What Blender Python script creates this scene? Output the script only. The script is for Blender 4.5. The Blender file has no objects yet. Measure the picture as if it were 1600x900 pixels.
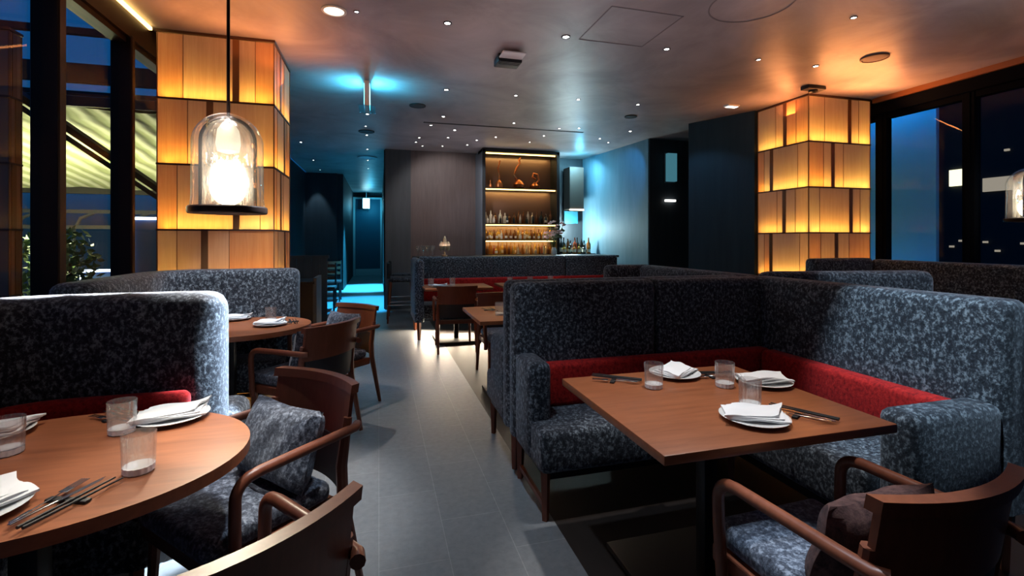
import bpy, bmesh, math, random
from mathutils import Vector, Matrix
random.seed(11)
PI = math.pi
SC = bpy.context.scene
COL = SC.collection

# ------------------------------------------------------------------ materials
def new_mat(name):
    m = bpy.data.materials.new(name); m.use_nodes = True
    nt = m.node_tree; b = nt.nodes['Principled BSDF']
    return m, nt, b
def setc(b, col, rough=.5, metal=0, spec=None):
    b.inputs['Base Color'].default_value = (*col, 1)
    b.inputs['Roughness'].default_value = rough
    b.inputs['Metallic'].default_value = metal
    if spec is not None: b.inputs['Specular IOR Level'].default_value = spec
def plain(name, col, rough=.5, metal=0, spec=None):
    m, nt, b = new_mat(name); setc(b, col, rough, metal, spec); return m
def coords(nt, scale=(1, 1, 1), kind='Object', rot=(0, 0, 0)):
    tc = nt.nodes.new('ShaderNodeTexCoord'); mp = nt.nodes.new('ShaderNodeMapping')
    mp.inputs['Scale'].default_value = scale; mp.inputs['Rotation'].default_value = rot
    nt.links.new(tc.outputs[kind], mp.inputs['Vector']); return mp.outputs['Vector']
def noise(nt, vec, scale, detail=4, rough=.6, dist=0):
    n = nt.nodes.new('ShaderNodeTexNoise'); n.inputs['Scale'].default_value = scale
    n.inputs['Detail'].default_value = detail; n.inputs['Roughness'].default_value = rough
    n.inputs['Distortion'].default_value = dist
    nt.links.new(vec, n.inputs['Vector']); return n.outputs['Fac']
def ramp(nt, fac, stops):
    r = nt.nodes.new('ShaderNodeValToRGB'); e = r.color_ramp.elements
    while len(e) < len(stops): e.new(.5)
    for el, (p, c) in zip(e, stops): el.position = p; el.color = (*c, 1)
    nt.links.new(fac, r.inputs['Fac']); return r.outputs['Color']
def bump(nt, b, h, strength=.3, dist=.01):
    n = nt.nodes.new('ShaderNodeBump'); n.inputs['Strength'].default_value = strength
    n.inputs['Distance'].default_value = dist
    nt.links.new(h, n.inputs['Height']); nt.links.new(n.outputs['Normal'], b.inputs['Normal'])
def velvet(name, dark, mid, light, scale=38, sheen=.5):
    m, nt, b = new_mat(name); setc(b, mid, .75, 0, .2)
    v = coords(nt, (1, 1, .8))
    n1 = noise(nt, v, scale, 7, .72, .15)
    nt.links.new(ramp(nt, n1, [(.36, dark), (.5, mid), (.64, light)]), b.inputs['Base Color'])
    b.inputs['Sheen Weight'].default_value = sheen; b.inputs['Sheen Roughness'].default_value = .45
    b.inputs['Sheen Tint'].default_value = (.75, .85, 1, 1)
    bump(nt, b, n1, .5, .008); return m
def wood(name, a, c, scale=(2, 30, 30), rough=.35, rings=9, spec=.4):
    m, nt, b = new_mat(name); setc(b, a, rough, 0, spec)
    v = coords(nt, scale)
    n1 = noise(nt, v, 1.6, 7, .62, .5)
    v2 = coords(nt, (scale[0] * .25, scale[1] * .25, scale[2] * .25))
    n2 = noise(nt, v2, 1.2, 3, .5, 1.0)
    mx = nt.nodes.new('ShaderNodeMath'); mx.operation = 'MULTIPLY_ADD'
    nt.links.new(n1, mx.inputs[0]); mx.inputs[1].default_value = .65
    m2 = nt.nodes.new('ShaderNodeMath'); m2.operation = 'MULTIPLY'; m2.inputs[1].default_value = .4
    nt.links.new(n2, m2.inputs[0]); nt.links.new(m2.outputs[0], mx.inputs[2])
    nt.links.new(ramp(nt, mx.outputs[0], [(.28, a), (.80, c)]), b.inputs['Base Color'])
    bump(nt, b, n1, .06, .002); return m
def emit(name, col, s):
    m, nt, b = new_mat(name); setc(b, (.02, .02, .02), .6)
    b.inputs['Emission Color'].default_value = (*col, 1); b.inputs['Emission Strength'].default_value = s
    return m
def thin_glass(name, tint=(1, 1, 1), rough=.02, base=.06, crinkle=0, scale=60, ior=1.5, milk=0):
    m = bpy.data.materials.new(name); m.use_nodes = True; nt = m.node_tree; nt.nodes.clear()
    o = nt.nodes.new('ShaderNodeOutputMaterial'); mx = nt.nodes.new('ShaderNodeMixShader')
    t = nt.nodes.new('ShaderNodeBsdfTransparent'); g = nt.nodes.new('ShaderNodeBsdfGlossy')
    t.inputs['Color'].default_value = (*tint, 1); g.inputs['Roughness'].default_value = rough
    f = nt.nodes.new('ShaderNodeLayerWeight'); f.inputs['Blend'].default_value = .5
    pw = nt.nodes.new('ShaderNodeMath'); pw.operation = 'POWER'; pw.inputs[1].default_value = 4
    nt.links.new(f.outputs['Facing'], pw.inputs[0])
    ad = nt.nodes.new('ShaderNodeMath'); ad.operation = 'MULTIPLY_ADD'; ad.inputs[1].default_value = ior-1; ad.inputs[2].default_value = base; ad.use_clamp = True
    nt.links.new(pw.outputs[0], ad.inputs[0]); nt.links.new(ad.outputs[0], mx.inputs[0])
    nt.links.new(t.outputs[0], mx.inputs[1]); nt.links.new(g.outputs[0], mx.inputs[2])
    nt.links.new(mx.outputs[0], o.inputs['Surface'])
    if milk:
        m2 = nt.nodes.new('ShaderNodeMixShader'); m2.inputs[0].default_value = milk; tl = nt.nodes.new('ShaderNodeBsdfTranslucent'); tl.inputs['Color'].default_value = (*tint, 1)
        nt.links.new(mx.outputs[0], m2.inputs[1]); nt.links.new(tl.outputs[0], m2.inputs[2]); nt.links.new(m2.outputs[0], o.inputs['Surface'])
    if crinkle:
        n = noise(nt, coords(nt, (1, 1, .35)), scale, 2, .5, .4)
        bp = nt.nodes.new('ShaderNodeBump'); bp.inputs['Strength'].default_value = crinkle; bp.inputs['Distance'].default_value = .02
        nt.links.new(n, bp.inputs['Height'])
        nt.links.new(bp.outputs[0], g.inputs['Normal']); nt.links.new(bp.outputs[0], f.inputs['Normal'])
    return m

M = {}
M['velvet'] = velvet('grey crushed velvet', (.006, .007, .011), (.028, .034, .046), (.23, .27, .31), 58, .25)
M['velvet_red'] = velvet('red velvet', (.18, .004, .004), (.40, .010, .009), (.55, .022, .016), 60, .1)
M['velvet_pillow'] = velvet('blue grey chenille', (.010, .013, .022), (.06, .072, .10), (.26, .30, .37), 62, .3)
M['velvet_brown'] = velvet('brown velvet', (.03, .014, .012), (.07, .032, .028), (.10, .05, .04), 40, .03)
M['table'] = wood('table oak', (.19, .058, .022), (.40, .135, .055), (3, 26, 26), .36, spec=.6)
M['table_y'] = wood('table oak light', (.24, .09, .035), (.42, .18, .08), (3, 26, 26), .33)
M['chair'] = wood('chair walnut', (.115, .032, .016), (.21, .064, .032), (26, 26, 3), .38)
M['leather'] = plain('black leather', (.012, .012, .016), .55)
M['metal_dark'] = plain('dark metal', (.018, .02, .022), .42, .6)
M['steel'] = plain('steel', (.6, .6, .62), .22, 1)
M['black'] = plain('matt black', (.006, .006, .007), .6)
M['ceramic'] = plain('white ceramic', (.72, .74, .74), .25)
M['linen'] = plain('white linen', (.86, .87, .88), .85)
M['frame'] = plain('dark bronze frame', (.020, .010, .008), .5, .2, .2)
M['frame_r'] = plain('dark grey frame', (.004, .005, .008), .8, 0, 0)
M['brown_strip'] = plain('bronze strip', (.20, .075, .022), .5, .1)
M['ledge'] = plain('dark ledge', (.055, .017, .006), .6)
M['white_paint'] = plain('white paint', (.7, .72, .72), .5)
M['led'] = emit('warm led', (1, .70, .13), 38)
M['led_cove'] = emit('cove led', (1, .60, .18), 4)
M['led_dim'] = emit('reflection led', (1, .45, .10), 5)
M['amber_dim'] = M['amber_grey_dim'] = M['amber_deep_dim'] = plain('reflection amber panel', (.30, .15, .09), .6)
M['star'] = emit('downlight lens', (1, .93, .90), 22)
M['globe'] = emit('lamp globe', (1, .93, .80), 6)
M['cyan_face'] = emit('cyan sign face', (.15, .75, 1), 6)
M['glass'] = thin_glass('window glass', (.9, .95, .98), .0, .012, ior=1.12)
M['tumbler'] = thin_glass('tumbler glass', (.985, .99, .99), .05, .13, .5, 60, 1.95, .05)
M['dome'] = thin_glass('lamp dome glass', (.97, .97, .95), .10, .10, .5, 16, 1.7, .04)
M['dome_in'] = thin_glass('hammered glass', (.97, .90, .74), .14, .22, 1.0, 30, 1.6, .08)
def clear_base():
    m, nt, b = new_mat('thick glass base'); setc(b, (.97, .98, .99), .12); b.inputs['Transmission Weight'].default_value = .22
    return m
M['tumbler_base'] = clear_base()
def amber(name, a, c, e):
    m, nt, b = new_mat(name)
    n = noise(nt, coords(nt, (40, 40, 2)), 1.5, 4, .6, .3)
    col = ramp(nt, n, [(.3, a), (.7, c)])
    nt.links.new(col, b.inputs['Base Color']); b.inputs['Roughness'].default_value = .35
    b.inputs['Emission Color'].default_value = (1, .44, .26, 1); b.inputs['Emission Strength'].default_value = e
    tl = nt.nodes.new('ShaderNodeBsdfTranslucent'); nt.links.new(col, tl.inputs['Color'])
    mx = nt.nodes.new('ShaderNodeMixShader'); mx.inputs[0].default_value = .5
    o = nt.nodes['Material Output']
    nt.links.new(b.outputs[0], mx.inputs[1]); nt.links.new(tl.outputs[0], mx.inputs[2]); nt.links.new(mx.outputs[0], o.inputs['Surface'])
    return m
M['amber'] = amber('amber screen', (.50, .29, .17), (.58, .36, .23), .11)
M['amber_grey'] = amber('grey amber screen', (.44, .30, .21), (.50, .35, .26), .10)
M['amber_deep'] = amber('deep amber screen', (.50, .20, .07), (.58, .27, .11), .10)
M['core'] = plain('column core', (.42, .25, .12), .6)
M['seam'] = plain('panel seam', (.22, .085, .03), .5)
def floor_tile():
    m, nt, b = new_mat('slate floor tiles'); setc(b, (.2, .21, .22), .42, 0, .5)
    v = coords(nt, (1, 1, 1), 'Object', (0, 0, PI / 2))
    br = nt.nodes.new('ShaderNodeTexBrick'); nt.links.new(v, br.inputs['Vector'])
    br.inputs['Scale'].default_value = 1; br.inputs['Brick Width'].default_value = .6; br.inputs['Row Height'].default_value = .3
    br.inputs['Mortar Size'].default_value = .002; br.inputs['Color1'].default_value = (.20, .215, .23, 1)
    br.inputs['Color2'].default_value = (.225, .24, .255, 1); br.inputs['Mortar'].default_value = (.31, .32, .33, 1)
    n = noise(nt, coords(nt), 26, 6, .65, .2)
    mx = nt.nodes.new('ShaderNodeMix'); mx.data_type = 'RGBA'; mx.blend_type = 'MULTIPLY'; mx.inputs['Factor'].default_value = 1
    nt.links.new(br.outputs['Color'], mx.inputs['A']); nt.links.new(ramp(nt, n, [(.3, (.8, .8, .8)), (.7, (1.05, 1.05, 1.05))]), mx.inputs['B'])
    nt.links.new(mx.outputs['Result'], b.inputs['Base Color'])
    bump(nt, b, n, .12, .003); return m
M['floor'] = floor_tile()
M['floor_wood'] = wood('dark plank floor', (.010, .008, .008), (.026, .019, .017), (14, 1.5, 1), .5)
def ceiling_mat():
    m, nt, b = new_mat('ceiling plaster'); setc(b, (.3, .28, .28), .42, 0, .45)
    n = noise(nt, coords(nt), 1.1, 6, .6, .8)
    nt.links.new(ramp(nt, n, [(.3, (.21, .19, .19)), (.7, (.41, .375, .38))]), b.inputs['Base Color'])
    bump(nt, b, noise(nt, coords(nt), 2.2, 3, .5, .5), .12, .05); return m
M['ceiling'] = ceiling_mat()
def wall_mat(name, a, c, scale=(6, 6, .6), rough=.6):
    m, nt, b = new_mat(name); setc(b, a, rough, 0, .3)
    n = noise(nt, coords(nt, scale), 1.5, 5, .6)
    nt.links.new(ramp(nt, n, [(.3, a), (.7, c)]), b.inputs['Base Color']); return m
M['wall_dark'] = wall_mat('dark wall', (.016, .022, .028), (.026, .034, .042))
M['wall_blue'] = wall_mat('plaster wall tinted by blue light', (.07, .15, .20), (.11, .20, .26), (3, 3, .5))  # blue light put into the colour of the grey plaster
M['wall_navy'] = wall_mat('navy wall', (.008, .020, .030), (.014, .032, .044))
M['wall_panel'] = wall_mat('grey panel', (.055, .062, .070), (.075, .085, .095))
M['wall_wood'] = wood('taupe wood wall', (.085, .060, .058), (.15, .108, .10), (14, 14, 1.2), .5)
M['pale_side'] = plain('pale grey cabinet side', (.22, .25, .29), .5)
M['door_blue'] = plain('blue door', (.012, .11, .17), .5)

# ------------------------------------------------------------------ mesh builder
class MB:
    def __init__(s): s.bm = bmesh.new()
    def _xf(s, vs, mat):
        if mat is not None: bmesh.ops.transform(s.bm, matrix=mat, verts=vs)
    def box(s, x0, x1, y0, y1, z0, z1, bev=0, seg=3, mat=None):
        b2 = bmesh.new()
        r = bmesh.ops.create_cube(b2, size=1)
        bmesh.ops.transform(b2, matrix=Matrix.Translation(((x0+x1)/2, (y0+y1)/2, (z0+z1)/2)) @ Matrix.Diagonal((x1-x0, y1-y0, z1-z0, 1)), verts=b2.verts)
        if bev:
            bev = min(bev, .49*min(abs(x1-x0), abs(y1-y0), abs(z1-z0)))
            bmesh.ops.bevel(b2, geom=list(b2.edges), offset=bev, segments=seg, profile=.5, affect='EDGES')
        if mat is not None: bmesh.ops.transform(b2, matrix=mat, verts=b2.verts)
        s._merge(b2); return s
    def _merge(s, b2):
        me = bpy.data.meshes.new('tmp'); b2.to_mesh(me); b2.free(); s.bm.from_mesh(me); bpy.data.meshes.remove(me)
    def tube(s, pts, r, seg=10, caps=True, radii=None):
        pts = [Vector(p) for p in pts]; rings = []
        up = None
        for i, p in enumerate(pts):
            t = (pts[min(i+1, len(pts)-1)] - pts[max(i-1, 0)]).normalized()
            if up is None:
                up = Vector((0, 0, 1)) if abs(t.z) < .9 else Vector((1, 0, 0))
            a = (up - t*up.dot(t)).normalized(); up = a; b = t.cross(a)
            rr = radii[i] if radii else r
            rings.append([s.bm.verts.new(p + (a*math.cos(2*PI*k/seg) + b*math.sin(2*PI*k/seg))*rr) for k in range(seg)])
        for r0, r1 in zip(rings, rings[1:]):
            for k in range(seg):
                s.bm.faces.new((r0[k], r0[(k+1) % seg], r1[(k+1) % seg], r1[k]))
        if caps:
            s.bm.faces.new(list(reversed(rings[0]))); s.bm.faces.new(rings[-1])
        return s
    def lathe(s, prof, seg=32, c=(0, 0, 0), flute=0, nfl=0, cap0=True, cap1=True):
        rings = []
        for r, z in prof:
            rings.append([s.bm.verts.new((c[0] + (r*(1 + (flute*math.cos(nfl*2*PI*k/seg) if flute else 0)))*math.cos(2*PI*k/seg),
                                           c[1] + (r*(1 + (flute*math.cos(nfl*2*PI*k/seg) if flute else 0)))*math.sin(2*PI*k/seg), c[2]+z)) for k in range(seg)])
        for r0, r1 in zip(rings, rings[1:]):
            for k in range(seg):
                s.bm.faces.new((r0[k], r0[(k+1) % seg], r1[(k+1) % seg], r1[k]))
        if cap0: s.bm.faces.new(list(reversed(rings[0])))
        if cap1: s.bm.faces.new(rings[-1])
        return s
    def prism(s, poly, z0, z1, bev=0):
        b2 = bmesh.new()
        lo = [b2.verts.new((x, y, z0)) for x, y in poly]; hi = [b2.verts.new((x, y, z1)) for x, y in poly]
        n = len(poly); b2.faces.new(list(reversed(lo))); b2.faces.new(hi)
        for k in range(n): b2.faces.new((lo[k], lo[(k+1) % n], hi[(k+1) % n], hi[k]))
        if bev:
            e = [e for e in b2.edges if abs(e.verts[0].co.z - e.verts[1].co.z) < 1e-6]
            bmesh.ops.bevel(b2, geom=e, offset=bev, segments=2, profile=.5, affect='EDGES')
        bmesh.ops.recalc_face_normals(b2, faces=b2.faces)
        s._merge(b2); return s
    def slab(s, path, th, z0, z1, r=.05, er=.06):
        """upholstered upright slab swept along a plan path; rounded top edges and rounded ends"""
        P = [Vector((x, y)) for x, y in path]
        q = []
        # ease into the ends
        d0 = (P[1]-P[0]).normalized(); d1 = (P[-1]-P[-2]).normalized()
        er = min(er, th*.5)
        head = [(P[0] + d0*er*(1-math.sin(a)), er*(1-math.cos(a))) for a in [0, PI/8, PI/4, 3*PI/8]]
        stns = [(P[0] + d0*er*(1-math.cos(a)), er*(1-math.sin(a))) for a in [0, PI/8, PI/4, 3*PI/8, PI/2]]
        stns += [(p, 0) for p in P[1:-1]]
        stns += [(P[-1] - d1*er*(1-math.cos(a)), er*(1-math.sin(a))) for a in [PI/2, 3*PI/8, PI/4, PI/8, 0]]
        pts = [a for a, _ in stns]; rings = []
        for i, (p, ins) in enumerate(stns):
            if i < 5: t = d0
            elif i >= len(stns)-5: t = d1
            else: t = (pts[i+1]-pts[i-1]).normalized()
            n = Vector((-t.y, t.x)); h = th/2-ins
            rr = min(r, max(h*.98, .002)); prof = [(-h, z0)]
            for k in range(5):
                a = PI - k*PI/8; prof.append((-h+rr+rr*math.cos(a), z1-ins*.6-rr+rr*math.sin(a)))
            for k in range(5):
                a = PI/2 - k*PI/8; prof.append((h-rr+rr*math.cos(a), z1-ins*.6-rr+rr*math.sin(a)))
            prof.append((h, z0))
            rings.append([s.bm.verts.new((p.x+n.x*u, p.y+n.y*u, z)) for u, z in prof])
        m = len(rings[0])
        for a, b in zip(rings, rings[1:]):
            for k in range(m): s.bm.faces.new((a[k], b[k], b[(k+1) % m], a[(k+1) % m]))
        s.bm.faces.new(rings[0]); s.bm.faces.new(list(reversed(rings[-1])))
        bmesh.ops.recalc_face_normals(s.bm, faces=s.bm.faces)
        return s
    def ball(s, c, rx, ry=None, rz=None, seg=20):
        r = bmesh.ops.create_uvsphere(s.bm, u_segments=seg, v_segments=seg//2, radius=1)
        bmesh.ops.transform(s.bm, matrix=Matrix.Translation(c) @ Matrix.Diagonal((rx, ry or rx, rz or rx, 1)), verts=r['verts']); return s
    def quad(s, *v):
        s.bm.faces.new([s.bm.verts.new(p) for p in v]); return s
    def shift(s, o):
        bmesh.ops.translate(s.bm, vec=Vector(o), verts=s.bm.verts); return s

def obj(name, mb, mat, parent=None, smooth=True, world=False):
    if world and parent is not None: mb.shift(-Vector(parent.location))
    bmesh.ops.recalc_face_normals(mb.bm, faces=mb.bm.faces)
    me = bpy.data.meshes.new(name); mb.bm.to_mesh(me); mb.bm.free()
    if smooth:
        me.shade_smooth(); me.set_sharp_from_angle(angle=math.radians(38))
    o = bpy.data.objects.new(name, me); COL.objects.link(o)
    me.materials.append(M[mat] if isinstance(mat, str) else mat)
    if parent is not None: o.parent = parent
    return o
def tag(o, label, cat, group=None, kind=None):
    o['label'] = label; o['category'] = cat
    if group: o['group'] = group
    if kind: o['kind'] = kind
    return o
def thing(name, label, cat, loc=(0, 0, 0), rz=0, group=None):
    o = bpy.data.objects.new(name, None); COL.objects.link(o); o.empty_display_size = .1
    o.location = loc; o.rotation_euler = (0, 0, rz); return tag(o, label, cat, group)
def struct(name, mb, mat, parent=None, smooth=False):
    o = obj(name, mb, mat, parent, smooth)
    if parent is None: o['kind'] = 'structure'
    return o
KIDS = {}
def kids(o): return [c for c in COL.objects if c.parent is o]
def dup(root, loc, rz=0, label=None, group=None):
    r = root.copy(); COL.objects.link(r); r.location = loc; r.rotation_euler = (0, 0, rz)
    if label: r['label'] = label
    if group: r['group'] = group
    for ch in kids(root):
        c = ch.copy(); COL.objects.link(c); c.parent = r
        for g in kids(ch):
            d = g.copy(); COL.objects.link(d); d.parent = c
    return r
def B(*a, **k): return MB().box(*a, **k)
ZC = 3.2

# ------------------------------------------------------------------ the room
struct('floor', B(-1.95, .84, -2.2, 19.6, -.06, 0), 'floor')
struct('floor.001', B(.84, 6.4, -2.2, 10.2, -.06, 0), 'floor_wood')
struct('ceiling', B(-1.87, 6.4, -2.2, 19.6, ZC, ZC+.1), 'ceiling')
struct('wall_front', B(-1.95, 6.4, -2.3, -2.2, 0, ZC), 'wall_dark')
struct('wall_back', B(.1, 4.75, 10.0, 10.2, 0, ZC), 'wall_dark')
struct('trim_1', B(.62, 1.98, 9.9, 9.995, 0, ZC), 'wall_wood')          # wood clad wall panel
struct('trim_2', B(.12, .62, 9.88, 9.995, 0, ZC), 'wall_panel')
# vertical battens of the panelled wall
struct('wall_corridor_right', B(.12, .3, 10.2, 19.6, 0, ZC), 'wall_dark')
struct('wall_corridor_left', B(-1.1, -.95, 14.0, 19.6, 0, ZC), 'wall_dark')
struct('wall_left', B(-3.2, -1.1, 13.9, 14.1, 0, ZC), 'wall_dark')
wl = MB().box(-2.0, -1.9, 5.5, 13.9, 0, ZC)
struct('wall_left.001', wl, 'wall_dark')
struct('wall_end', B(-.95, .12, 19.45, 19.6, 0, ZC), 'wall_dark')
d = struct('door_1', B(-.86, .06, 19.36, 19.44, .12, 2.95), 'door_blue')
d2 = obj('kick_plate', B(-.86, .06, 19.33, 19.36, .005, .26), 'white_paint', d, False)
fr = MB().box(-.95, -.87, 19.3, 19.44, 0, 3.02).box(.05, .115, 19.3, 19.44, 0, 3.02).box(-.87, .05, 19.3, 19.44, 2.95, 3.02)
obj('door_frame', fr, 'white_paint', d, False)
# right hand wall: grey plaster tinted blue for the light on it, recess, dark panel
struct('wall_right', MB().prism([(4.42, 9.99), (4.64, 7.62), (4.85, 7.62), (4.75, 9.99)], 0, ZC), 'wall_blue')
struct('wall_right.001', MB().prism([(5.6, 7.62), (5.6, 6.46), (5.75, 6.46), (5.75, 7.62)], 0, ZC).box(4.66, 5.75, 7.60, 7.64, 0, ZC), 'wall_dark')
struct('wall_right.002', MB().prism([(4.64, 6.46), (5.06, 5.56), (6.4, 5.56), (6.4, 6.46)], 0, ZC), 'wall_navy')
# ceiling edge cove (left)
struct('trim_3', MB().box(-2.05, -1.87, -2.2, 5.5, 2.98, 3.25), 'frame')
cv = tag(obj('cove_light', B(-1.868, -1.845, -2, 4.72, 3.165, 3.19), 'led_cove'), 'warm strip light along the ceiling edge above the left windows', 'light')
# ------------------------------------------------------------------ left windows
def window(n, y0, y1, x, frame, side):
    g = struct('window_%d' % n, B(x-.006, x+.006, y0, y1, .08, 3.0), 'glass')
    f = MB().box(x-.05, x+.05, y0, y1, 0, .09).box(x-.05, x+.05, y0, y1, 2.94, 3.0)
    obj('window_frame', f, frame, g, False); return g
window(1, 3.60, 4.42, -1.95, 'frame', -1)
window(2, 4.47, 5.5, -1.95, 'frame', -1)
window(3, 1.78, 3.53, -1.95, 'frame', -1)
window(4, -2.1, 1.7, -1.95, 'frame', -1)
for i, (a, c) in enumerate(((3.53, 3.60), (4.42, 4.47), (1.70, 1.77), (-2.2, -2.12))):
    struct('trim_%d' % (4+i), MB().box(-2.01, -1.862, a, c, 0, 3.0, .006, 1).box(-2.0, -1.87, a-.004, a, 0, 3.0), 'frame')
# ------------------------------------------------------------------ right windows
for i, (a, c) in enumerate(((3.78, 4.60), (1.9, 3.66), (-2.1, 1.75), (4.74, 5.5))):
    window(5+i, a, c, 6.26, 'frame_r', 1)
for i, (a, c) in enumerate(((4.60, 4.74), (3.66, 3.78), (1.75, 1.90))):
    struct('trim_%d' % (10+i), MB().box(6.20, 6.30, a, c, 0, 3.06, .006, 1).box(6.19, 6.31, a+.04, c-.04, 0, 3.06), 'frame_r')
struct('trim_14', B(6.14, 6.4, -2.2, 5.5, 3.0, 3.2), 'frame_r')
struct('trim_15', B(6.10, 6.14, -2.2, 4.7, 3.14, 3.2), 'brown_strip')

# ------------------------------------------------------------------ amber lantern columns
def column(loc, w, dp, label, seed=1, dim=''):
    rnd = random.Random(seed)
    t = thing('lantern_column', label, 'column', loc)
    core = B(.13, w-.13, .13, dp-.13, 0, ZC-.005) if dp > .4 else B(.05, w-.05, .06, dp-.06, 0, ZC-.005)
    obj('core', core, 'core', t, False)
    H = .566; z = ZC-.02; k = 0
    obj('crown', B(-.004, w+.004, -.004, dp+.004, ZC-.022, ZC-.001), 'ledge', t, False)
    def place(face, u0, u1, v0, v1, z0, z1, mb):
        if face == 0: mb.box(u0, u1, v0, v1, z0, z1)
        elif face == 2: mb.box(u0, u1, dp-v1, dp-v0, z0, z1)
        elif face == 1: mb.box(w-v1, w-v0, u0, u1, z0, z1)
        else: mb.box(v0, v1, u0, u1, z0, z1)
    def sheet(face, u0, u1, v, z0, z1, mb):
        P = {0: lambda u: (u, v), 2: lambda u: (u, dp-v), 1: lambda u: (w-v, u), 3: lambda u: (v, u)}[face]
        a, b = P(u0), P(u1); mb.quad((*a, z0), (*b, z0), (*b, z1), (*a, z1))
    while z > .2:
        zb = max(z-H, .02)
        lg = obj('ledge', MB().box(-.003, w+.003, -.003, dp+.003, zb-.008, zb+.008), 'ledge', t, False)
        led = MB(); strips = MB(); seams = MB(); pans = {m: MB() for m in ('amber', 'amber_grey', 'amber_deep')}
        for face in range(4):
            L = w if face % 2 == 0 else dp
            ws = (.42 if (k+face) % 2 else .68)*L + rnd.uniform(-.04, .04)*L
            cuts = [0, rnd.uniform(.16, .26)*L, ws-.026, ws+.026, min(ws+rnd.uniform(.14, .22)*L, L-.06), L]
            for a in range(5):
                if a == 2: continue
                m = rnd.choice(['amber', 'amber', 'amber_grey', 'amber_deep'])
                sheet(face, cuts[a]+.001, cuts[a+1]-.001, .008, zb+.008, z-.008, pans[m])
            place(face, cuts[2], cuts[3], .002, .014, zb+.008, z-.008, strips)
            for c in (cuts[1], cuts[4]): place(face, c-.0025, c+.0025, .005, .009, zb+.008, z-.008, seams)
            place(face, 0, .006, .003, .009, zb+.008, z-.008, seams); place(face, L-.006, L, .003, .009, zb+.008, z-.008, seams)
            if face != 2 and dp > .4:
                place(face, .03, ws-.03, .070, .095, zb+.009, zb+.021, led); place(face, ws+.03, L-.03, .070, .095, zb+.009, zb+.021, led)
            elif face == 0: place(face, .03, L-.03, .030, .045, zb+.009, zb+.021, led)
        for m in pans: obj('amber_panel', pans[m], m+dim if dim else m, t, False)
        obj('divider_strip', strips, 'brown_strip', t, False)
        obj('panel_seam', seams, 'seam', t, False)
        obj('led_strip', led, 'led'+dim, lg, False)['label'] = 'glowing warm strip at the foot of the tier'
        z -= H; k += 1
    return t
column((-1.83, 4.755, 0), .92, .80, 'amber lantern column of stacked glowing panels behind the glass pendant, left of the aisle', seed=3)
column((5.10, 4.72, 0), 1.0, .83, 'amber lantern column of stacked glowing panels beside the right windows', seed=8)
column((-3.97, 5.06, 0), .95, .16, 'dim stand-in for the lantern column reflected in the left window at the picture edge', seed=5, dim='_dim')  # added outside in place of the left column's reflection in the glass

# ------------------------------------------------------------------ booths
def leg(x, y, parent, h=.26, w=.035):
    mb = MB(); 
    mb.tube([(x, y, 0), (x, y, h)], .02, 4, True, [w*.5, w*.75]); obj('leg', mb, 'chair', parent, False, True)
t = thing('booth_sofa', 'large grey velvet corner booth with red lumbar band around the square table at right', 'booth', (.74, 2.76, 0))
def wobj(n, mb, m, p=None, lab=None):
    o = obj(n, mb, m, p, True, True)
    if lab: o['label'] = lab
    return o
wobj('backrest', MB().slab([(.74, 2.69), (1.66, 2.69)], .14, .27, 1.15, .045, .05), 'velvet', t)
wobj('backrest', MB().slab([(1.665, 2.69), (2.44, 2.69)], .14, .27, 1.15, .045, .012), 'velvet', t)
wobj('backrest', MB().slab([(2.53, 2.76), (2.53, 1.34)], .18, .27, 1.15, .05, .05), 'velvet', t)
wobj('seat', B(.76, 2.44, 2.2, 2.63, .25, .46, .03), 'velvet', t)
wobj('seat', B(1.88, 2.45, 1.49, 2.215, .25, .46, .03), 'velvet', t)
wobj('armrest', B(.745, .875, 2.36, 2.64, .25, .755, .04), 'velvet', t)
wobj('armrest', B(1.95, 2.46, 1.345, 1.49, .25, .725, .04), 'velvet', t)
wobj('lumbar_band', B(.876, 2.44, 2.53, 2.63, .455, .70, .03), 'velvet_red', t, 'red velvet lumbar band')
wobj('lumbar_band', B(2.34, 2.45, 1.491, 2.53, .455, .70, .03), 'velvet_red', t, 'red velvet lumbar band')
wobj('base_frame', MB().box(.80, 2.58, 2.26, 2.72, .2, .27).box(1.92, 2.58, 1.38, 2.26, .2, .27), 'metal_dark', t)
for x, y in ((.80, 2.26), (.80, 2.70), (1.9, 2.26), (1.95, 1.40), (2.55, 1.40), (2.55, 2.70)): leg(x, y, t)
wobj('stretcher', B(.79, .81, 2.27, 2.69, .06, .085), 'chair', t)

t = thing('booth_sofa', 'grey velvet corner booth backing onto the near right booth and facing away', 'booth', (.74, 2.78, 0))
wobj('backrest', MB().slab([(.74, 2.845), (2.44, 2.845)], .14, .27, 1.15, .045, .05), 'velvet', t)
wobj('backrest', MB().slab([(2.53, 2.78), (2.53, 4.2)], .17, .27, 1.15, .05, .05), 'velvet', t)
wobj('backrest', MB().slab([(2.61, 4.26), (2.12, 4.26)], .16, .27, 1.15, .05, .06), 'velvet', t)
wobj('seat', B(.76, 2.44, 2.92, 3.45, .25, .46, .03), 'velvet', t)
wobj('seat', B(1.9, 2.445, 3.46, 4.17, .25, .46, .03), 'velvet', t)
wobj('armrest', B(.745, .875, 2.90, 3.28, .25, .755, .04), 'velvet', t)
wobj('lumbar_band', B(.876, 2.44, 2.92, 3.02, .455, .70, .03), 'velvet_red', t, 'red velvet lumbar band')
wobj('base_frame', MB().box(.80, 2.58, 2.82, 3.38, .2, .27), 'metal_dark', t)
for x, y in ((.80, 2.82), (.80, 3.38), (2.0, 3.38), (1.95, 4.1), (2.55, 4.2)): leg(x, y, t)

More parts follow.
